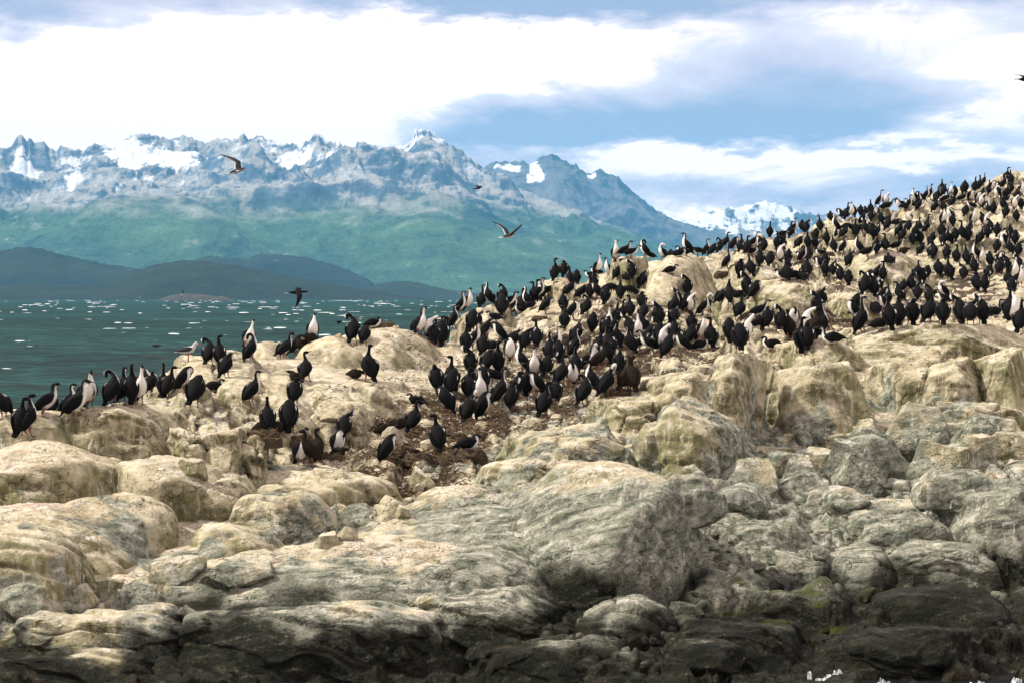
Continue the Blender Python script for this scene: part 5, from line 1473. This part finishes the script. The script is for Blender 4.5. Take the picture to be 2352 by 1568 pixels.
# ------------------------------------------------------------------ the rookery: birds as counted in the photograph
# views: origin x, y and magnification; each bird: x, foot y, height, pose, heading (0 right, 90 away, 180 left, 270 towards us)
VIEWS = {
 'left': (0, 1200, 1.68, """30 785 115 h 150;125 900 215 u 80;195 912 290 u- 55;285 780 250 u 20;340 695 165 u 80;460 696 170 u 20;495 803 290 u 15;565 715 208 t 310;600 695 112 u 300;
 765 675 230 p 60;822 672 150 u 70;890 666 225 u 100;935 680 140 t 290;985 640 148 h 60;950 506 96 h 20;1092 650 190 t 110;1112 652 150 u- 60;1237 622 128 d 10;1310 732 228 d 70;1440 628 60 s 15;
 1405 440 106 p 60;1482 446 108 u 100;1525 522 110 h 50;1665 302 100 t 285;1695 420 170 p 30;1895 402 165 u- 40;1990 264 116 d 20;2090 218 120 u 285;2025 292 70 c 10;2085 214 62 c 40;2075 545 212 u- 65;1965 545 62 c 160;
 1975 705 195 h- 80;1680 720 222 u 25;1800 895 256 u 95;1945 890 245 h 85;1872 886 60 c 20;1768 888 48 c 0;2025 1110 255 t 305;2085 1106 150 C 200;2165 1104 245 C 30;2285 1040 175 d 300;2300 935 165 h 90;2285 1062 66 c 0"""),
 'mid': (1300, 1000, 1.68, """400 1244 66 c 10;515 1244 66 c 170;585 1238 188 u- 70;600 1056 72 s 150;432 1425 190 d 25;775 1368 248 u+ 100;570 1410 60 c 0;970 1380 100 s 5;190 630 205 p 60;262 652 100 h 80;290 885 258 u 125;205 874 52 c 0;
 330 490 72 s- 5;625 545 130 u 20;675 545 115 p 275;730 542 108 u 40;640 582 90 t 320;795 502 88 u 90;775 660 180 h 90;722 652 150 h 100;745 560 80 u 60"""),
 'upper': (1750, 1000, 3.357, """90 1050 215 u 90;60 1300 340 h 90;410 775 285 u 310;312 830 85 u 0;625 715 215 u 60;690 702 140 u 150;220 1090 330 u 40;430 1100 310 d 80;505 1082 260 h 80;860 706 248 p 60;1005 545 120 t 0;
 940 662 140 l 0;1062 652 215 l 10;1120 832 385 u 80;1180 602 165 u 170;870 922 325 h 80;970 862 180 h 20;1095 862 112 s 180;1310 470 285 t- 75;1392 482 112 u 80;1290 662 235 u+ 100;1372 522 90 u 0;1500 640 92 l 0;1385 662 102 h 270;
 1430 862 228 d 0;1260 802 130 s 0;1605 402 218 u- 60;1780 388 300 u+ 95;1702 372 110 h 80;1860 332 62 h 90;2160 322 195 t 300;2110 272 100 s 180;2300 332 180 u 205;1755 640 190 d 25;1900 692 218 d 20;2090 540 248 t 100;2032 410 52 s 180;
 2040 692 268 u 80;2140 692 210 d 160;2230 742 250 h 90;1700 852 238 d 90;1690 1078 322 u+ 100;1840 942 112 h 0;1990 892 252 p 60;2060 1112 262 h 80;2210 1182 242 h 60;2262 1160 275 t 300;2342 1160 320 u 90;370 1385 322 u 100;470 1352 188 u 0;
 602 1432 378 u- 80;682 1232 160 d 0;820 1262 190 d 180;950 1352 258 p- 60;770 1372 112 s 0;1140 1370 300 p- 70;1330 1332 408 u+ 90;1870 1292 235 h 40;742 962 72 s 180"""),
 'low': (1700, 1350, 2.613, """480 402 248 p 90;640 372 180 h 60;760 382 255 u- 90;885 262 80 h 270;1360 192 155 u 335;1320 262 160 u 60;1600 212 168 t 20;1680 372 268 u 335;1815 202 140 h 90;1790 292 120 d 270;1940 202 178 u 100;1870 302 130 d 200;
 1150 442 212 t 270;1240 432 208 p- 80;1000 382 122 u 180;1400 262 70 h 90;1430 502 280 u- 60;1575 402 218 u- 90;1565 512 160 h 270;2000 412 240 h 90;2190 562 208 C 90;2090 562 200 C 60;1900 622 238 p- 40;1740 582 298 u 165;1670 722 305 p 40;
 1800 342 92 C 0;150 562 160 h 80;250 622 200 h 80;270 562 248 u+ 110;210 792 235 d 150;455 672 262 u 95;510 522 130 s 0;620 582 228 h 90;700 512 92 l 180;590 692 262 t 275;460 902 230 p- 50;640 852 240 d 20;800 722 330 t 40;900 762 220 h 80;
 985 622 250 h 60;1150 622 230 d 195;1060 622 248 u 90;1240 832 315 u- 60;1365 692 312 u+ 100"""),
 'dome': (2300, 960, 3.357, """560 292 218 u 275;690 232 185 l 0;750 262 165 l 0;590 540 272 u 25;930 252 112 h 180;1010 262 138 l 180;1175 128 95 p 200;1290 152 112 s 100;1410 237 82 s 0;1440 162 42 s 180;1495 162 130 u 190;1650 192 188 l 180;1770 192 208 u 0;
 1840 232 188 d 30;1940 192 138 h 60;2040 162 170 u 30;2130 162 122 h 20;2215 192 195 u 60;2312 212 190 u 70;600 822 282 w 95;690 560 92 s 90;765 532 150 p 80;900 662 258 p- 50;1300 462 92 s 0;1510 742 250 h 95;2070 512 150 u 0;2200 502 250 h 80;2310 462 215 t 290;
 1950 882 358 u+ 30;2090 862 328 u 80;2240 802 92 s 0;2300 752 248 h 80;2170 1082 332 u- 70;1330 992 300 u 40;1460 962 200 p- 80;1380 962 130 p 100;540 1182 322 u 95;620 1132 285 t 60;730 1112 238 u 90;890 982 150 h 90;940 1092 208 u- 60;1110 1172 222 h 90;
 1120 1152 132 p 90;1300 1182 200 h 80;1550 1002 150 p 270;1560 1242 250 h 80;1720 1052 185 u 0;1790 1032 122 p 200;1820 1462 430 u+ 100;590 1452 342 u+ 110;700 1312 205 h 100;830 1382 258 t 285;920 1262 200 d 120;1010 1422 132 d 0;1130 1392 190 p 80;740 1552 248 u 120;
 1340 1392 285 u- 70;1540 1442 205 d 40;1690 1392 210 u 300;1480 1542 215 d 180;1270 1567 182 h 30;1060 1542 172 u 180;1190 1492 102 h 270;870 1542 140 l 0;2080 1392 280 h 90;2210 1482 370 d 90;2310 1402 240 p 300;480 1542 220 u 100;1700 1502 82 s 0"""),
 'ridge': (2900, 750, 3.92, """440 1012 285 t 5;540 1032 228 d 150;640 1042 258 h 40;672 802 262 t 90;890 762 215 l 0;1015 802 238 u- 60;1090 712 168 u 345;800 1002 238 u 70;850 982 215 t 25;930 1052 248 p 90;430 1102 102 s 0;550 1252 215 h 70;720 1252 248 d 60;850 1182 142 p 270;
 985 1192 218 h 90;1140 1022 215 d 30;1215 742 188 h 90;1280 752 200 p- 80;1300 1022 278 u 90;1430 1022 190 h 90;1420 852 132 h 60;1500 692 240 u+ 80;1665 562 200 h 90;1200 1192 150 s 180;1232 1182 122 p 0;1370 1182 132 p 60;1290 1452 410 u 85;1580 1312 335 u 80;
 1490 1082 92 s 180;1600 932 240 u 90;1720 1062 278 u 100;1750 862 230 u 150;1730 692 122 u 170;1850 802 190 h 30;2030 782 285 w 95;1880 392 188 l 10;1800 402 82 h 180;1930 502 210 u 60;1990 502 200 u 275;2040 402 150 h 100;2140 402 150 h 90;2280 332 128 u 90;2220 322 72 l 0;
 2190 482 130 h 60;2310 562 180 h 80;2170 602 132 d 0;2180 802 200 p 270;2200 802 140 p 90;2310 802 150 p 90;2090 1002 150 u+ 170;2240 1122 262 l 0;1890 1062 140 u 0;1930 1262 315 h 70;940 1362 160 d 200;900 1462 182 s 180;990 1502 325 u 95;1110 1452 92 s 0;1222 1482 112 s 100;
 1450 1382 112 d 180;1570 1422 152 h 90;1690 1422 170 h 60;1840 1502 300 h 80;1940 1562 160 h 90;430 1392 268 u 90"""),
 'slope': (2900, 1050, 3.92, """470 592 240 d 30;1425 832 345 p 90;1570 832 345 p- 60;600 1152 122 l 0;500 1002 122 l 0;690 1082 200 h 60;850 1112 312 p 80;1040 1082 215 d 275;1020 1202 170 C 270;1230 1122 250 p 250;1160 1382 390 u 95;1290 1372 152 h 90;1390 1212 335 C 30;1570 1182 380 t 20;
 1680 1282 318 n 180;720 1382 172 s 160;2010 952 132 h 180;2060 802 285 d 25;2180 1102 500 t 30"""),
 'summit': (3450, 660, 3.641, """250 672 160 t 345;345 672 132 p 270;370 722 230 l 0;490 602 120 d 180;570 662 92 l 200;745 572 168 u 205;690 572 82 s 180;840 562 150 d 150;945 542 82 u 0;1005 552 92 u 0;1090 542 95 u 20;1165 432 158 u 90;1180 512 102 h 40;1280 507 198 t 270;1350 482 150 h 80;
 1300 552 52 s 0;1500 442 190 h 90;1480 482 122 h 60;1690 402 252 u 40;1640 402 170 u 60;1770 332 168 u 5;2060 372 215 u 20;2100 292 192 u 40;2160 292 188 u 95;1840 462 190 u 60;1890 452 160 h 300;1950 462 215 u 80;2100 522 215 u 50;2160 432 92 p 60;2260 532 150 h 60;2330 482 112 u 300;
 1590 572 132 d 300;1690 562 180 d 285;1760 542 160 h 70;1450 572 92 l 0;1960 602 130 p 200;2100 592 82 l 0;2220 692 150 p 270;2230 862 190 h 90;2310 662 170 h 90;1770 722 178 t 300;1740 722 112 p 270;1600 702 122 l 180;1840 752 200 u 120;1920 722 168 u 80;2060 702 130 p 90;2090 832 160 h 60;
 1100 652 150 h 90;1060 702 112 h 20;1180 752 200 h 90;1240 602 92 l 0;1320 672 92 d 30;1510 832 152 h 60;680 682 110 u 0;640 672 82 s 0;820 682 92 u 0;870 752 102 d 0;690 862 200 p 250;800 732 82 l 30;190 862 180 l 270;270 882 200 p 90;360 882 190 u 320;390 972 170 h 40;500 882 76 c 0;590 882 70 c 0;
 200 1112 200 p 60;260 1102 72 p 0;330 1272 285 u 80;210 1302 160 h 80;550 1052 152 d 20;510 1242 190 l 0;590 1152 150 h 40;610 1292 72 c 0;395 1452 200 s 95;700 1002 180 d 40;770 1172 295 u 100;850 1022 255 u 30;930 1012 238 t 20;990 1022 102 u 60;870 1182 150 h 90;1000 1192 160 d 30;750 1272 122 h 80;
 870 1332 152 h 30;980 1432 225 u 60;1130 1092 285 h 90;1210 872 112 u 300;1270 902 112 p 200;1310 962 150 h 90;1260 1162 245 u 110;1340 1152 132 h 90;1460 1152 312 u+ 120;1620 872 132 t 290;1590 1042 188 d 20;1750 902 132 p 100;1790 942 122 p 270;1860 982 150 p 90;1700 1172 225 u 40;1830 1162 160 h 80;
 1970 1042 208 h 60;2060 1162 180 p 30;2150 1082 102 h 90;2240 1152 200 h 60;2150 1342 262 u 100;2250 1342 180 h 80;1950 1312 140 h 60;2050 1232 72 p 200;1540 1462 322 u 80;1550 1252 122 h 90;1650 1402 160 u 180;1745 1462 282 t 275;1835 1482 190 h 90;2000 1492 235 d 300;1080 1442 262 u 40;1180 1242 142 h 60;1230 1382 200 p 60;1350 1432 275 u+ 80"""),
 'right': (3450, 980, 3.641, """200 522 200 p- 30;280 532 220 u 90;80 592 110 d 0;260 692 210 p 100;40 732 150 p 60;190 702 102 d 0;150 762 180 h 90;380 922 330 u 20;290 852 180 d 340;300 1012 172 d 200;600 732 245 h 60;540 852 230 u 140;710 722 160 h 100;790 502 215 u 40;870 572 150 h 90;940 522 92 h 60;
 820 832 302 p- 80;950 902 315 p 60;1150 802 262 p 200;1180 902 102 l 180;1110 522 285 h 95;1260 572 360 u- 90;1480 562 268 p 80;1640 432 200 u 80;1660 722 305 h 90;1780 692 150 h 80;1830 542 238 d 60;2010 452 200 h 60;2030 422 170 h 80;2130 642 345 u 100;2110 402 200 p 90;2270 422 200 p 80;
 2220 562 140 u 280;2190 722 180 h 80;2300 622 180 u 290;540 1132 370 u 80;700 1142 325 h- 90;400 1232 240 u- 100;280 1242 92 s 0;170 1062 300 h 90;950 1122 262 u- 60;1160 1172 285 h- 90;1450 1132 370 p 80;1570 1122 382 p- 80;1750 1112 420 p 90;1930 1082 152 n 5;2130 1092 465 u 50;2230 1132 200 u 300;2310 1302 420 u 60"""),
}
ORD = 'first second third fourth fifth sixth seventh eighth ninth tenth eleventh twelfth thirteenth fourteenth fifteenth sixteenth seventeenth eighteenth'.split()

def zone(U, V):
    if U < 240: return 'on the low ledge by the sea'
    if U < 420: return 'on the pale ledge beneath the gull'
    if U < 560: return 'on the whitish hump beside the gull'
    if U < 660: return 'beside the small pale left dome' if V < 960 else 'on the nest ledge below the domes'
    if U < 720 and V < 1010: return 'on the stepped pale domes' if V < 900 else 'on the nest ledge below the domes'
    if U < 1000 and V < 890: return 'on the big round guano dome'
    if U < 860: return 'at the left edge of the mud'
    if U < 1130 and V > 950: return 'on the brown nesting mud'
    if U < 1060: return 'where the round dome meets the crowd'
    if U < 1180 and V < 730: return 'on the pale hump above the sea'
    if U < 1330 and V < 650: return 'on the skyline boulders above the sea'
    if U < 1330 and V < 735: return 'in the cluster under the skyline boulders'
    if U < 1330 and V < 830: return 'on the bare tan middle slope'
    if U < 1250: return 'in the muddy hollow crowd'
    if U < 1600 and V >= 830: return 'along the lower rib of the crowd'
    if U < 1420 and V < 640: return 'on the stepped skyline rocks'
    if U < 1420 and V < 735: return 'beside the big wings being dried'
    if U < 1600 and V < 640: return 'on top of the tan skyline dome'
    if U < 1600 and V < 730: return 'at the foot of the tan dome'
    if U < 1600: return 'in the dense middle crowd'
    if U < 1760 and V < 610: return 'along the skyline beside the tan dome'
    if U < 1760 and V < 720: return 'around the nests behind the tan dome'
    if U < 1760: return 'above the tan rock rib'
    if U < 1900 and V < 590: return 'on the skyline below the snowy peak'
    if U < 1900 and V < 665: return 'behind the middle whitish dome'
    if U < 1900: return 'on the rocks over the gully'
    if U < 2090 and V < 530: return 'on the dark skyline hump'
    if U < 2090 and V < 600: return 'beneath the dark skyline hump'
    if U < 2090 and V < 700: return 'around the upper tan dome'
    if U < 2090: return 'behind the end of the cliff'
    if U < 2230 and V < 490: return 'on the upper skyline slope'
    if U < 2230 and V < 570: return 'in the upper right crowd'
    if U < 2230 and V < 660: return 'right of the upper tan dome'
    if U < 2230: return 'lined up on the cliff top'
    if V < 460: return 'at the very summit'
    if V < 530: return 'just under the summit'
    if V < 620: return 'by the bare slab near the summit'
    if V < 690: return 'on the slope over the cliff'
    return 'at the cliff top end'

POSE_WORD = {'u': 'upright', 't': 'long-necked', 'h': 'hunched', 'p': 'preening', 'd': 'bowing', 'l': 'crouching', 's': 'sitting', 'n': 'nest-sitting', 'w': 'spread-winged', 'c': 'downy brown', 'C': 'standing brown'}
def look(y):
    y %= 360
    return 'back turned' if 40 <= y <= 135 else 'white breast showing' if 225 <= y <= 330 else 'facing left' if 135 < y < 225 else 'facing right'

random.seed(3)
birds = []
for key, (ox, oy, mg, txt) in VIEWS.items():
    for e in txt.split(';'):
        x, y, h, pz, yaw = e.split()
        U = (ox + float(x) / mg) / 1.74150; V = (oy + float(y) / mg) / 1.74150
        hp = float(h) / mg / 1.7415
        if pz == 'h':
            k_ = random.random()
            pz = 'd' if k_ < .34 else 'p' if k_ < .46 else 'p-' if k_ < .58 else 'h+' if k_ < .70 else 'h-' if k_ < .80 else 'h'
        elif pz == 'u' and random.random() < .5:
            pz = random.choice(('u+', 'u-'))
        birds.append(dict(U=U, V=V, h=hp, pose=pz, yaw=float(yaw) + random.uniform(-8, 8)))

def number(items, phrase_one, phrase_many):
    """give each item a label of its own; only look-alikes in one place are counted from the left"""
    groups = {}
    for b in items:
        groups.setdefault(b['key'], []).append(b)
    for k, lst in groups.items():
        lst.sort(key=lambda b: b['U'])
        for i, b in enumerate(lst):
            b['label'] = phrase_one(k) if len(lst) == 1 else phrase_many(k, ORD[i])
for b in birds:
    b['kind'] = 'chick' if b['pose'][0] in 'cC' else 'cormorant'
    b['key'] = (POSE_WORD[b['pose'][0]], 'chick' if b['pose'][0] == 'c' else 'young cormorant' if b['pose'][0] == 'C' else 'cormorant', look(b['yaw']), zone(b['U'], b['V']))
number(birds, lambda k: f'{k[0]} {"black " if k[1] == "cormorant" else ""}{k[1]}, {k[2]}, {k[3]}', lambda k, o: f'{o} {k[0]} {k[1]} from left, {k[2]}, {k[3]}')

adults = sorted([b for b in birds if b['kind'] == 'cormorant'], key=lambda b: -b['h'])
for i, b in enumerate(adults):
    b['mass'] = i >= 300
nests = []
mass_v, mass_f, mass_c, mass_m, mass_n = [], [], [], [], 0
SEEN_POSE = set()
for b in birds:
    me_list = pose_meshes(b['pose'])
    p = ground_at(b['U'], b['V'])
    d = p[1]
    s = min(max(b['h'] * d / F / NOMINAL[b['pose']], 0.90 if b['U'] < 1000 else 1.04), 1.15 if b['U'] < 1000 else 1.38)
    lift = 0.0
    if b['pose'][0] in 'sn' and not b.get('mass') and b['U'] < 1700:
        nests.append(dict(U=b['U'], V=b['V'], p=p, big=b['h']))
        lift = 0.07
    if b.get('mass'):
        m = JOINED[b['pose']]
        n = len(m.vertices)
        co = np.empty(n * 3, np.float32); m.vertices.foreach_get('co', co)
        co = co.reshape(-1, 3) * s
        a = rad(b['yaw'])
        co = np.stack([co[:, 0] * math.cos(a) - co[:, 1] * math.sin(a), co[:, 0] * math.sin(a) + co[:, 1] * math.cos(a), co[:, 2]], 1) + p
        cc = np.empty(n * 4, np.float32); m.attributes['plume'].data.foreach_get('color', cc)
        mass_v.append(co); mass_c.append(cc.reshape(-1, 4)[:, :3])
        mass_f += [tuple(q + mass_n for q in f.vertices) for f in m.polygons]
        mass_m += [min(f.material_index, 2) for f in m.polygons]
        mass_n += n
        continue
    if b['h'] * 1024 / 2352 > 17 or b['kind'] == 'chick':
        o = bpy.data.objects.new('young_cormorant' if b['kind'] == 'chick' else 'cormorant', None)
        COL.objects.link(o)
        o.empty_display_size = 0.1
        for nm, me in me_list:
            c = bpy.data.objects.new(nm, me)
            COL.objects.link(c)
            c.parent = o
    else:
        o = bpy.data.objects.new('cormorant', JOINED[b['pose']])
        COL.objects.link(o)
    o.location = p + (0, 0, lift - 0.008)
    o.rotation_euler = (rad(random.gauss(0, 5)), rad(random.gauss(3, 9)), rad(b['yaw']))
    o.scale = (s, s, s)
    o['label'] = b['label']; o['category'] = 'chick' if b['pose'][0] == 'c' else 'cormorant'
    o['group'] = 'young brown cormorants' if b['kind'] == 'chick' else 'cormorants of the rookery'
if mass_v:
    link('cormorant_crowd', make_mesh('cormorant_crowd', np.concatenate(mass_v), mass_f, [M_PLUME, M_BILL, M_LEG], True, {'plume': np.concatenate(mass_c)}, mass_m),
         kind='stuff', label='the smallest far cormorants packed into the crowd')

for u, v in ((1038, 1008), (1095, 1012), (960, 1052), (560 + 40, 1005), (690, 1012), (1420, 905), (1290, 790), (1765, 720), (880, 742), (1240, 735), (1660, 640), (1900, 590), (760, 1052), (885, 1050), (1050, 1052)):
    nests.append(dict(U=u, V=v, p=ground_at(u, v), big=99))
for n in nests:
    n['key'] = (zone(n['U'], n['V']),)
number(nests, lambda k: f'brown weed and twig nest mound {k[0]}', lambda k, o: f'{o} weed nest mound from left {k[0]}')
for i, n in enumerate(nests):
    o = bpy.data.objects.new('nest', None)
    COL.objects.link(o)
    for nm, me in zip(('cup', 'twigs'), NEST_MESH[i % 3]):
        c = bpy.data.objects.new(nm, me); COL.objects.link(c); c.parent = o
        if nm == 'twigs': c['kind'] = 'stuff'
    s = random.uniform(.8, 1.1)
    o.location = n['p'] + (0, 0.05, -0.03)
    o.scale = (s, s, s * random.uniform(.9, 1.2)); o.rotation_euler = (0, 0, random.uniform(0, 6))
    o['label'] = n['label']; o['category'] = 'nest'; o['group'] = 'weed nests of the rookery'

# ------------------------------------------------------------------ gulls and birds on the wing
GREY = np.array((0.035, 0.036, 0.040)); PALE = np.array((0.50, 0.50, 0.50))
def thing(name, label, cat, loc, group=None, rot=(0, 0, 0), sc=1.0):
    o = bpy.data.objects.new(name, None); COL.objects.link(o)
    o.location = loc; o.rotation_euler = rot; o.scale = (sc,) * 3
    o['label'] = label; o['category'] = cat
    if group: o['group'] = group
    return o
def part(o, name, v, f, mat, colr=None):
    v = np.asarray(v, float)
    return link(name, make_mesh(name, v, f, [mat], True, {'plume': np.tile(colr, (len(v), 1)) if colr is not None and np.ndim(colr) == 1 else colr} if colr is not None else None), o)

def standing_gull(loc, yaw, sc):
    o = thing('gull', 'grey winged gull with red bill and legs standing on the whitish hump', 'gull', loc, None, (0, 0, rad(yaw)), sc)
    sp = [(-.16, 0, .175, .014, .012), (-.11, 0, .185, .036, .034), (-.03, 0, .195, .055, .056), (.06, 0, .215, .056, .060), (.105, 0, .250, .036, .040), (.118, 0, .285, .030, .032), (.140, 0, .312, .031, .032), (.168, 0, .312, .022, .022), (.182, 0, .308, .010, .010)]
    v, f, *_ = loft(sp, 26, 12)
    part(o, 'body', v, f, M_PLUME, PALE)
    v, f, *_ = loft([(.178, 0, .310, .010, .012), (.205, 0, .306, .007, .009), (.225, 0, .298, .002, .003)], 5, 6)
    part(o, 'beak', v, f, M_RED)
    for q in (1, -1):
        v, f, *_ = loft([(.085, q * .045, .225, .008, .014), (.03, q * .060, .222, .014, .040), (-.06, q * .055, .205, .012, .034), (-.15, q * .028, .190, .008, .018), (-.235, q * .010, .182, .003, .005)], 14, 8)
        part(o, 'wing', v, f, M_PLUME, GREY)
        v, f, *_ = loft([(.02, q * .028, .15, .012, .012), (.012, q * .028, .08, .006, .006), (.016, q * .028, .008, .006, .006)], 6, 6, (1, 0, 0))
        n0 = len(v)
        v = np.concatenate([v, [(-.01, q * .028, .003), (.055, q * .028 - .02, .003), (.062, q * .028, .003), (.055, q * .028 + .02, .003), (.015, q * .028, .016)]])
        part(o, 'leg', v, f + [(n0, n0 + 1, n0 + 4), (n0 + 1, n0 + 2, n0 + 4), (n0 + 2, n0 + 3, n0 + 4), (n0 + 3, n0, n0 + 4)], M_RED)
    v, f, *_ = loft([(-.14, 0, .178, .022, .008), (-.20, 0, .170, .030, .005), (-.225, 0, .166, .026, .003)], 6, 8)
    part(o, 'tail', v, f, M_PLUME, WHITE)
    return o
def flyer(name, label, cat, U, V, d, yaw, pitch, bank, span, wl, wr, body, under, tailc, billm, neck=0.0, group=None):
    """wl / wr: (raise deg inner, raise deg outer, sweep back) for far and near wing"""
    o = thing(name, label, cat, ray(U, V, d), group, (rad(bank), rad(-pitch), rad(yaw)), span)
    sp = [(-.17, 0, .0, .014, .012), (-.11, 0, .0, .036, .032), (-.02, 0, 0, .054, .048), (.08, 0, .006, .050, .046), (.13, 0, .012, .030, .030), (.15 + neck, 0, .020, .025, .025), (.18 + neck, 0, .022, .026, .026), (.205 + neck, 0, .02, .016, .016), (.215 + neck, 0, .018, .008, .008)]
    v, f, cs, *_ = loft(sp, 24, 12)
    cc = np.where((cs < -0.1)[:, None], under, body)
    part(o, 'body', v, f, M_PLUME, cc)
    v, f, *_ = loft([(.21 + neck, 0, .020, .010, .011), (.24 + neck, 0, .017, .007, .008), (.262 + neck, 0, .010, .002, .003)], 5, 6)
    part(o, 'beak', v, f, billm)
    v, f, *_ = loft([(-.15, 0, 0, .02, .012), (-.22, 0, 0, .045, .007), (-.27, 0, 0, .055, .004)], 6, 8)
    part(o, 'tail', v, f, M_PLUME, tailc)
    for q, (r1, r2, sw) in ((1, wl), (-1, wr)):
        s0 = np.array((.055, q * .035, .02))
        e = s0 + np.array((.03, q * math.cos(rad(r1)) * .22, math.sin(rad(r1)) * .22))
        t = e + np.array((-sw, q * math.cos(rad(r2)) * .34, math.sin(rad(r2)) * .34))
        m_ = (e + t) / 2 + np.array((.02, 0, .01))
        rows = [(*s0, .075, .014), (*((s0 + e) / 2), .070, .012), (*e, .062, .010), (*m_, .045, .007), (*t, .006, .003)]
        # chord lies fore and aft
        c = catmull(rows, 18)
        V_, F_, C_ = [], [], []
        for i, (x, y, z, ch, th) in enumerate(c):
            k = i / 17
            for (a, h_) in ((1, 0), (.3, 1), (-.6, .6), (-1.15, 0), (-.6, -.3), (.3, -.6)):
                V_.append((x + a * max(ch, .004), y, z + h_ * max(th, .002)))
                C_.append(WHITE if (a < -1 and tailc is WHITE and k < .8) else body)
        for i in range(17):
            for j in range(6):
                F_.append((i * 6 + j, i * 6 + (j + 1) % 6, i * 6 + 6 + (j + 1) % 6, i * 6 + 6 + j))
        part(o, 'wing', V_, F_, M_PLUME, np.array(C_))
    return o
gp = ground_at(739, 843)
standing_gull(ground_at(433, 834), 0, 1.05)
flyer('gull', 'dark winged gull flying with one wing raised before the snow patches', 'gull', 543, 394, 52, 12, 14, 0, 0.95, (62, 52, .34), (-8, -12, .20), GREY, PALE, WHITE, M_RED, 0, 'gulls on the wing')
flyer('gull', 'white tailed gull flying with both wings up against the green slope', 'gull', 1166, 543, 56, 40, 8, 0, 0.95, (46, 38, .16), (30, 26, .02), GREY, PALE, WHITE, M_RED, 0, 'gulls on the wing')
flyer('gull', 'small dark gull gliding high over the mountain shoulder', 'gull', 1097, 433, 90, 20, 5, 0, 0.8, (30, 5, .08), (20, -10, .08), GREY, GREY, GREY, M_RED, 0, 'gulls on the wing')
flyer('flying_cormorant', 'black cormorant flying low with drooping wings above the channel shore', 'cormorant', 680, 672, 62, 8, 0, 0, 0.98, (25, 0, .10), (-30, -68, .12), BLACK, BLACK, BLACK, M_BILL, .09, 'cormorants on the wing')
flyer('flying_cormorant', 'dark bird skimming the waves left of the standing gull', 'cormorant', 357, 794, 90, 10, 0, 0, 0.72, (10, 0, .08), (-12, -16, .08), BLACK, BLACK, BLACK, M_BILL, .08, 'cormorants on the wing')
flyer('flying_cormorant', 'dark bird skimming the waves beside the round guano dome', 'cormorant', 781, 740, 130, 190, 0, 0, 0.9, (14, 0, .08), (-12, -20, .08), BLACK, BLACK, BLACK, M_BILL, .08, 'cormorants on the wing')
flyer('flying_cormorant', 'black cormorant flying out of the sky at the right edge', 'cormorant', 2357, 183, 48, 20, 0, 0, 0.95, (20, 8, .06), (10, -14, .10), BLACK, BLACK, BLACK, M_BILL, .09, 'cormorants on the wing')

# ------------------------------------------------------------------ lighthouse on the islet
m_white = simple('weathered_white_paint', (0.62, 0.58, 0.48), 0.7)
m_ochre = simple('ochre_paint', (0.42, 0.30, 0.06), 0.7)
m_black = simple('dark_green_iron', (0.02, 0.035, 0.035), 0.6)
lb = ray(419, 681, 2522.0)
o = thing('lighthouse', 'tiny lighthouse with ochre base and dark top on the islet', 'lighthouse', lb - np.array((0, 0, 0.6)))
def turned(prof, m=14):
    v, f = [], []
    for r_, z in prof:
        for j in range(m):
            a = j / m * 6.2832
            v.append((r_ * math.cos(a), r_ * math.sin(a), z))
    for i in range(len(prof) - 1):
        for j in range(m):
            f.append((i * m + j, i * m + (j + 1) % m, i * m + m + (j + 1) % m, i * m + m + j))
    return v, f
for nm, pr, mt in (('base', [(2.1, -1.5), (2.0, 1.2), (1.7, 1.3), (1.7, 3.2)], m_ochre), ('tower', [(1.65, 3.2), (1.45, 5.2)], m_black), ('gallery', [(1.45, 5.2), (1.9, 5.25), (1.9, 5.5), (1.1, 5.5)], m_black), ('lantern', [(1.0, 5.5), (1.0, 6.9), (1.2, 6.95), (0.1, 7.8)], m_black)):
    v, f = turned(pr)
    part(o, nm, v, f, mt)
